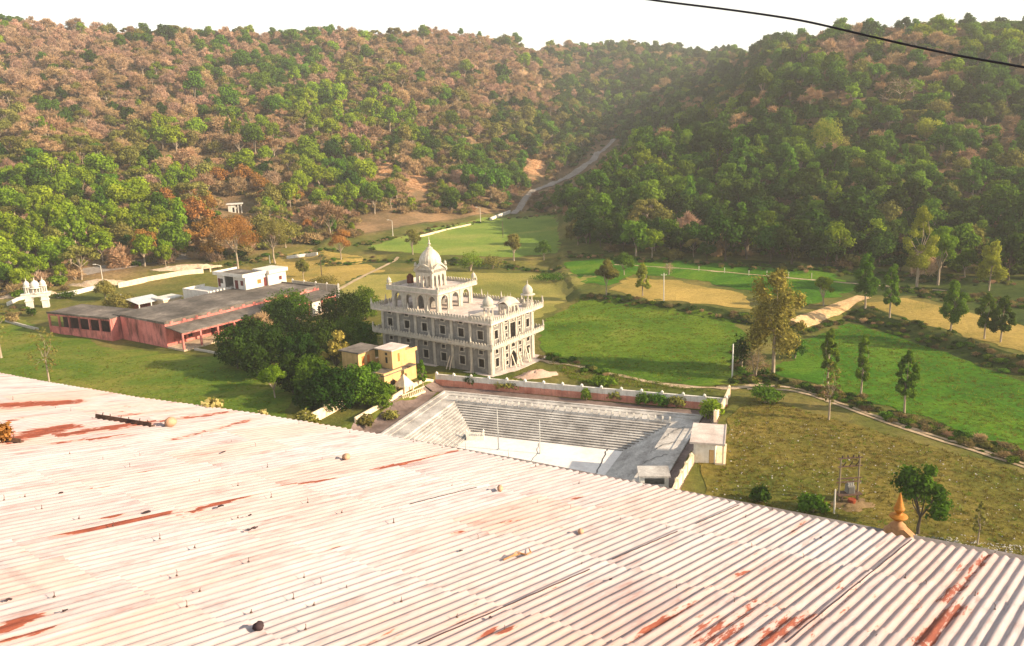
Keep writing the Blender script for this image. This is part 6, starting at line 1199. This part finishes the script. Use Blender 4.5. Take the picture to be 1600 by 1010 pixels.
for pa, pb in (((652, 1009), (918, 893)), ((955, 878), (1057, 834)), ((1085, 821), (1147, 790)), ((1225, 1008), (1424, 847)), ((645, 792), (740, 795 - 32))):  # dark strips laid in as the shadow gaps at the sheet laps
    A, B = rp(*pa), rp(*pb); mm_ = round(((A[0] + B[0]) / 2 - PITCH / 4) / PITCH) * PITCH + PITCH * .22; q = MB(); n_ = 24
    P = [r3(mm_ + .004 * math.sin(k * 1.7), A[1] + (B[1] - A[1]) * k / n_, AMP * .45 + .022 + .03 * float(fbm(np.array([mm_]), np.array([A[1] + (B[1] - A[1]) * k / n_]), 3.5, 2, 41)[0])) for k in range(n_ + 1)]; q.path([tuple(p) for p in P], .007, 5); q.build('lap_shadow_strip', M['darkstone'], rf)
# hook bolts that hold the sheets
BPX = [(x / 2.295, 570 + y / 2.295) for x, y in ((203, 163), (257, 172), (47, 130), (253, 328), (368, 348), (508, 340), (718, 262), (827, 283), (917, 300), (1032, 323), (1152, 347), (958, 373), (718, 427), (860, 443), (465, 375), (88, 480), (150, 525), (10, 490), (290, 563), (413, 590), (573, 633), (703, 667), (900, 720), (640, 770), (705, 815), (197, 845), (680, 885), (908, 903), (1085, 953), (1062, 855), (1120, 869), (1080, 768), (1160, 800), (1232, 805), (1430, 855), (1108, 503), (1228, 538), (1415, 577), (963, 478), (845, 553), (577, 128), (625, 135), (246, 72), (90, 42))]
BPX += [(600 + x / 2.5, 680 + y / 2.5) for x, y in ((40, 352), (265, 206), (610, 276), (742, 302), (750, 192), (912, 338), (1097, 375), (1247, 410), (1398, 326), (1447, 452), (767, 515), (1150, 612), (1388, 672), (285, 722), (476, 776), (365, 415))]
BPX += [(1140 + x / 2.885, 660 + y / 2.885) for x, y in ((57, 435), (112, 580), (347, 628), (602, 685), (805, 715), (862, 740), (1213, 605), (1085, 787), (1205, 857), (640, 975), (45, 833))]
BPX += [(645, 693), (694, 703), (790, 722), (834, 730), (901, 741), (1007, 763), (1070, 775), (1137, 788), (1206, 801), (1263, 813), (1337, 829), (1414, 844), (466, 665), (511, 673), (548, 679)]
bolts = []
for j in range(3):
    m = MB(); m.lathe([(.028, 0), (.028, .006), (.012, .012), (.012, .03), (.006, .032), (.006, .055 + .02 * j)], 7); m.tube((0, 0, .055 + .02 * j), (.012 * (j - 1) * 2, .01, .075 + .028 * j), .006, .005, 5); bolts.append(m.build('hook_bolt', M['iron'], None, link=False).data)
zq = Vector(nrm).to_track_quat('Z', 'Y').to_euler()
for i, (u, v) in enumerate(BPX[:98]):
    mm_, s_ = rp(u, v); mm_ = round(mm_ / PITCH) * PITCH; o = bpy.data.objects.new('hook_bolt', bolts[i % 3]); COL.objects.link(o); o.parent = rf; o.location = tuple(r3(mm_, s_, AMP + .012)); o.rotation_euler = zq; o.scale = (.62,) * 3
# ledge beyond the eave with the ochre finial
def eave_pt(u, out, dz):
    v = np.interp(u, [p[0] for p in EAVE], [p[1] for p in EAVE]); m_, s_ = rp(u, v); p = r3(m_, s_); h = np.array((d1[0], d1[1], 0)); h /= np.linalg.norm(h); return p + h * out + np.array((0, 0, dz))
L_ = [(400, .02), (500, .16), (650, .22), (800, .24), (1000, .22), (1200, .30), (1400, .34), (1600, .36), (1900, .38), (2140, .38)]; mb = MB(); n = len(L_); vs = []
for u, o_ in L_:
    vs += [eave_pt(u, o_, -.07), eave_pt(u, -.5, -.16), eave_pt(u, -.5, -5.0), eave_pt(u, o_, -5.0)]
mb.add(vs, [(4 * i + a, 4 * i + (a + 1) % 4, 4 * i + 4 + (a + 1) % 4, 4 * i + 4 + a) for i in range(n - 1) for a in range(4)] + [(0, 1, 2, 3), tuple(4 * n - 4 + k for k in (3, 2, 1, 0))])
o = mb.build('ledge_wall', M['greycon']); bm = bmesh.new(); bm.from_mesh(o.data); bmesh.ops.recalc_face_normals(bm, faces=bm.faces); bm.to_mesh(o.data); bm.free(); tag(o, 'grey concrete ledge just below the eave of the corrugated roof', 'ledge')
fp = eave_pt(1394, .30, -.12); fn = empty('finial', fp, math.atan2(e2[1], e2[0]), 'ochre pointed finial on its plinth at the roof edge', 'finial')
m = MB(); m.extrude([(-.40, -.12, -.2), (-.40, -.12, -.1), (-.26, -.12, .03), (-.1, -.12, .17), (.1, -.12, .17), (.2, -.12, .08), (.26, -.12, -.04), (.26, -.12, -.2)], (0, .24, 0)); m.lathe([(.12, .1), (.13, .2), (.075, .25), (.055, .30)], 20); m.build('plinth', M['ochre'], fn)
m = MB(); m.lathe([(.05, .28), (.10, .31), (.145, .345), (.15, .36), (.14, .375), (.08, .39), (.045, .40), (.045, .43), (.07, .455), (.088, .49), (.09, .505), (.084, .51), (.078, .53), (.055, .60), (.03, .70), (.008, .79)], 28); m.build('spire', M['gold'], fn)
# stones and litter lying on the sheets
def stone(u, v, wpx, mat, label, sq=.85, name='round_stone', group=None):
    m_, s_ = rp(u, v); p = r3(m_, s_); d = np.linalg.norm(p - CAMP); r = wpx / F * d / 2; rng = np.random.default_rng(int(u)); mb = MB(); n, k = 14, 8; vs = []
    for j in range(k + 1):
        for i in range(n):
            a, b_ = math.pi * j / k, 2 * math.pi * i / n; q = np.array((math.sin(a) * math.cos(b_), math.sin(a) * math.sin(b_), math.cos(a) * sq)); q = q * (1 + .10 * math.sin(3 * q[0] + u) + .08 * math.cos(4 * q[1] + v) + .05 * rng.normal() * (mat == 'darkstone')); vs.append(q * r)
    mb.add(vs, [(j * n + i, j * n + (i + 1) % n, (j + 1) * n + (i + 1) % n, (j + 1) * n + i) for j in range(k) for i in range(n)], 0, True); o = mb.build(name, M[mat], None, loc=p + nrm * (AMP + .012 + r * sq * .86)); return tag(o, label, 'stone', group)
stone(267, 669, 17, 'boulder', 'largest round brown stone on the roof, beside the iron rail', .9); stone(540, 721, 12, 'boulder', 'round brown stone on the roof left of the red streak'); stone(781, 770, 11, 'boulder', 'smaller brown stone on the roof near its middle'); stone(907, 837, 10, 'boulder', 'smallest reddish stone on the roof, nearest the long dark lap shadow'); stone(403, 988, 17, 'darkstone', 'angular dark stone low on the roof, closest to the camera', .7, 'dark_stone')
def bar(name, pa, pb, w, label, cat, pegs=0):
    A, B = r3(*rp(*pa)), r3(*rp(*pb)); up = nrm; d = (B - A); L = np.linalg.norm(d); d /= L; s_ = np.cross(up, d); mb = MB(); z0 = AMP + .014; mb.obox(A, d, s_, up, 0, L, -w, w, z0, z0 + .02); mb.obox(A, d, s_, up, 0, L, -w, -w + .012, z0 + .0205, z0 + w * 1.6)
    for i in range(pegs): t = L * (i + .5) / pegs; mb.tube(A + d * t + up * z0, A + d * t + up * (z0 + .13) + s_ * .03 * (-1) ** i, .012, .01, 5)
    o = mb.build(name, M['iron']); return tag(o, label, cat)
bar('iron_rail', (152, 655), (239, 669), .06, 'rusty iron rail with pegs lying across the roof', 'rail', 6); bar('iron_rail', (-14, 689), (35, 694), .05, 'short rusty iron angle at the left edge of the roof', 'rail', 2)
m = MB(); S_ = [r3(*rp(u, v)) + nrm * (.045 + .02 * k % .04) for k, (u, v) in enumerate(((786, 880), (800, 876), (813, 870), (822, 874), (829, 868), (826, 864)))]; m.path([tuple(p) for p in S_], [.014, .016, .014, .012, .012, .008], 6); m.path([tuple(S_[1]), tuple(r3(*rp(806, 872)) + nrm * .09), tuple(S_[3])], .009, 5); o = m.build('twig', M['ochre']); tag(o, 'forked orange twig lying on the middle of the roof', 'twig')
CH_ = [(397, 830, .10), (389, 833, .06), (720, 866, .07), (95, 775, .08), (345, 796, .10), (230, 805, .12), (390, 810, .06), (954, 911, .06), (766, 971, .05), (1282, 845, .06), (13, 944, .06), (102, 961, .06), (1343, 915, .05), (350, 710, .09)]
fl = []
for k, (u, v, s_) in enumerate(CH_):
    p = r3(*rp(u, v)); rng = np.random.default_rng(k); mb = MB(); n = 9; s_ *= .5; vs = [tuple(md * (s_ * math.cos(t) * rng.uniform(.3, .6)) + d1 * (s_ * 1.6 * math.sin(t) * rng.uniform(.5, .9)) + nrm * (AMP + .016 + rng.uniform(0, .02))) for t in np.linspace(0, 2 * math.pi, n, endpoint=False)]; mb.extrude(vs, nrm * .012); o = mb.build('paint_flake', M['darkstone'], None, loc=p)
    tag(o, None, 'flake', 'dark flakes lying on the roof'); fl.append(o)
order = sorted(range(len(CH_)), key=lambda k: CH_[k][0])
for rank, k in enumerate(order): fl[k]['label'] = f'{ORD[rank]} from left of the dark curled flakes lying on the white roof'
# weeds rooted along the roof edge
def weed(name, P, h, w, mat, label, n=260, leaf=.075):
    rng = np.random.default_rng(int(h * 1000 + n)); C, Rr = crown_of(rng, 'bush', h, w); mb = MB(); [mb.tube((0, 0, -.15), c, .012, .004, 4, caps=False) for c in C]; (Vq, Q, t), (V2, Q2) = leaf_quads(rng, C, Rr, n, leaf, 1, .3), quads_of(mb); r = empty(name, P, 0, label, 'weed')
    for nm, v_, q_, mm_, tn in (('foliage', Vq, Q, M[mat], t), ('stems', V2, Q2, M['bark'], None)): me = np_mesh(nm, v_, q_, [mm_], None, tn); o = bpy.data.objects.new(nm, me); COL.objects.link(o); o.parent = r
M['paleleaf'] = foliage('pale_yellow_leaves', (.22, .18, .05), (.62, .52, .22), .3, .01, .1)
weed('roof_weed', eave_pt(326, .15, -.22), .52, .60, 'paleleaf', 'pale yellow-leaved weed at the roof eave above the lawn', 230, .10); weed('roof_weed', eave_pt(404, .12, -.2), .34, .34, 'paleleaf', 'small pale weed at the eave right of the larger one', 90, .08); weed('roof_weed', r3(*rp(3, 692)) + nrm * .02, .42, .50, 'rust', 'dry brown bush growing from the left edge of the roof', 420, .07); weed('roof_weed', eave_pt(480, .2, -.15), .2, .5, 'olive', 'low green weeds on the ledge beside the cream garden wall', 150, .07)
# overhead cable crossing the upper right corner
CB = [((600, -62), 8.8), ((850, -26), 8.6), ((1020, 1), 8.4), ((1130, 14), 8.2), ((1250, 31), 8.0), ((1330, 50), 7.9), ((1420, 71), 7.8), ((1500, 88), 7.7), ((1600, 105), 7.6), ((1800, 142), 7.4), ((2200, 230), 7.2)]
PC = []
for (u, v), d in CB: r = ray(u, v); PC.append(CAMP + r / np.linalg.norm(r) * d)
PC = np.array(PC); tt = np.linspace(0, len(PC) - 1, 90); PC = np.stack([np.interp(tt, range(len(PC)), PC[:, k]) for k in range(3)], 1)
for _ in range(12): PC[1:-1] = (PC[:-2] + 2 * PC[1:-1] + PC[2:]) / 4
m = MB(); m.path([tuple(q) for q in PC], .0095, 8); cb = m.build('overhead_cable', flat2('black_cable', (.012, .011, .014), .2, rough=.5)); tag(cb, 'black cable crossing the sky in the upper right', 'cable')
# ------------------------------------------------------------------ light, sky, air
SAZ, SEL = R(108), R(23)            # towards the sun: right of the view, a little behind the camera
sd = Vector((math.sin(SAZ) * math.cos(SEL), math.cos(SAZ) * math.cos(SEL), math.sin(SEL)))
sun = bpy.data.lights.new('sun', 'SUN'); sun.energy = 5.0; sun.angle = R(.6); sun.color = (1.0, .80, .56)
so = bpy.data.objects.new('sun', sun); COL.objects.link(so); so.rotation_euler = sd.to_track_quat('Z', 'Y').to_euler(); so.location = sd * 300
w = bpy.data.worlds.new('World'); SC.world = w; w.use_nodes = True; nt = w.node_tree; nt.nodes.clear()
sk = nd(nt, 'ShaderNodeTexSky', _sky_type='NISHITA', _sun_disc=False, _sun_elevation=SEL, _sun_rotation=SAZ, _dust_density=0.1, _air_density=1.7, _altitude=300)
hs = nd(nt, 'ShaderNodeHueSaturation', Saturation=.28, Color=sk.outputs[0])
bg = nd(nt, 'ShaderNodeBackground', Color=hs.outputs[0], Strength=.105); nt.links.new(bg.outputs[0], nd(nt, 'ShaderNodeOutputWorld').inputs[0])
mb = MB(); mb.box(-950, 950, -60, 1650, -12, 190); mh, nt = new_mat('valley_haze')
vp = nd(nt, 'ShaderNodeVolumePrincipled', Color=c3(.97, .96, .95), Density=.00023); vp.inputs['Anisotropy'].default_value = .2
nt.links.new(vp.outputs[0], nd(nt, 'ShaderNodeOutputMaterial').inputs['Volume']); hz = mb.build('haze', mh); tag(hz, kind='stuff')
SC.view_settings.view_transform = 'Standard'; SC.view_settings.look = 'None'; SC.view_settings.gamma = 1; SC.view_settings.exposure = 1.15
cy = SC.cycles; cy.max_bounces = 5; cy.diffuse_bounces = 3; cy.glossy_bounces = 2; cy.transmission_bounces = 3; cy.transparent_max_bounces = 4; cy.volume_bounces = 0
cy.use_denoising = True; cy.use_adaptive_sampling = True; cy.adaptive_threshold = .02; cy.caustics_reflective = False; cy.caustics_refractive = False
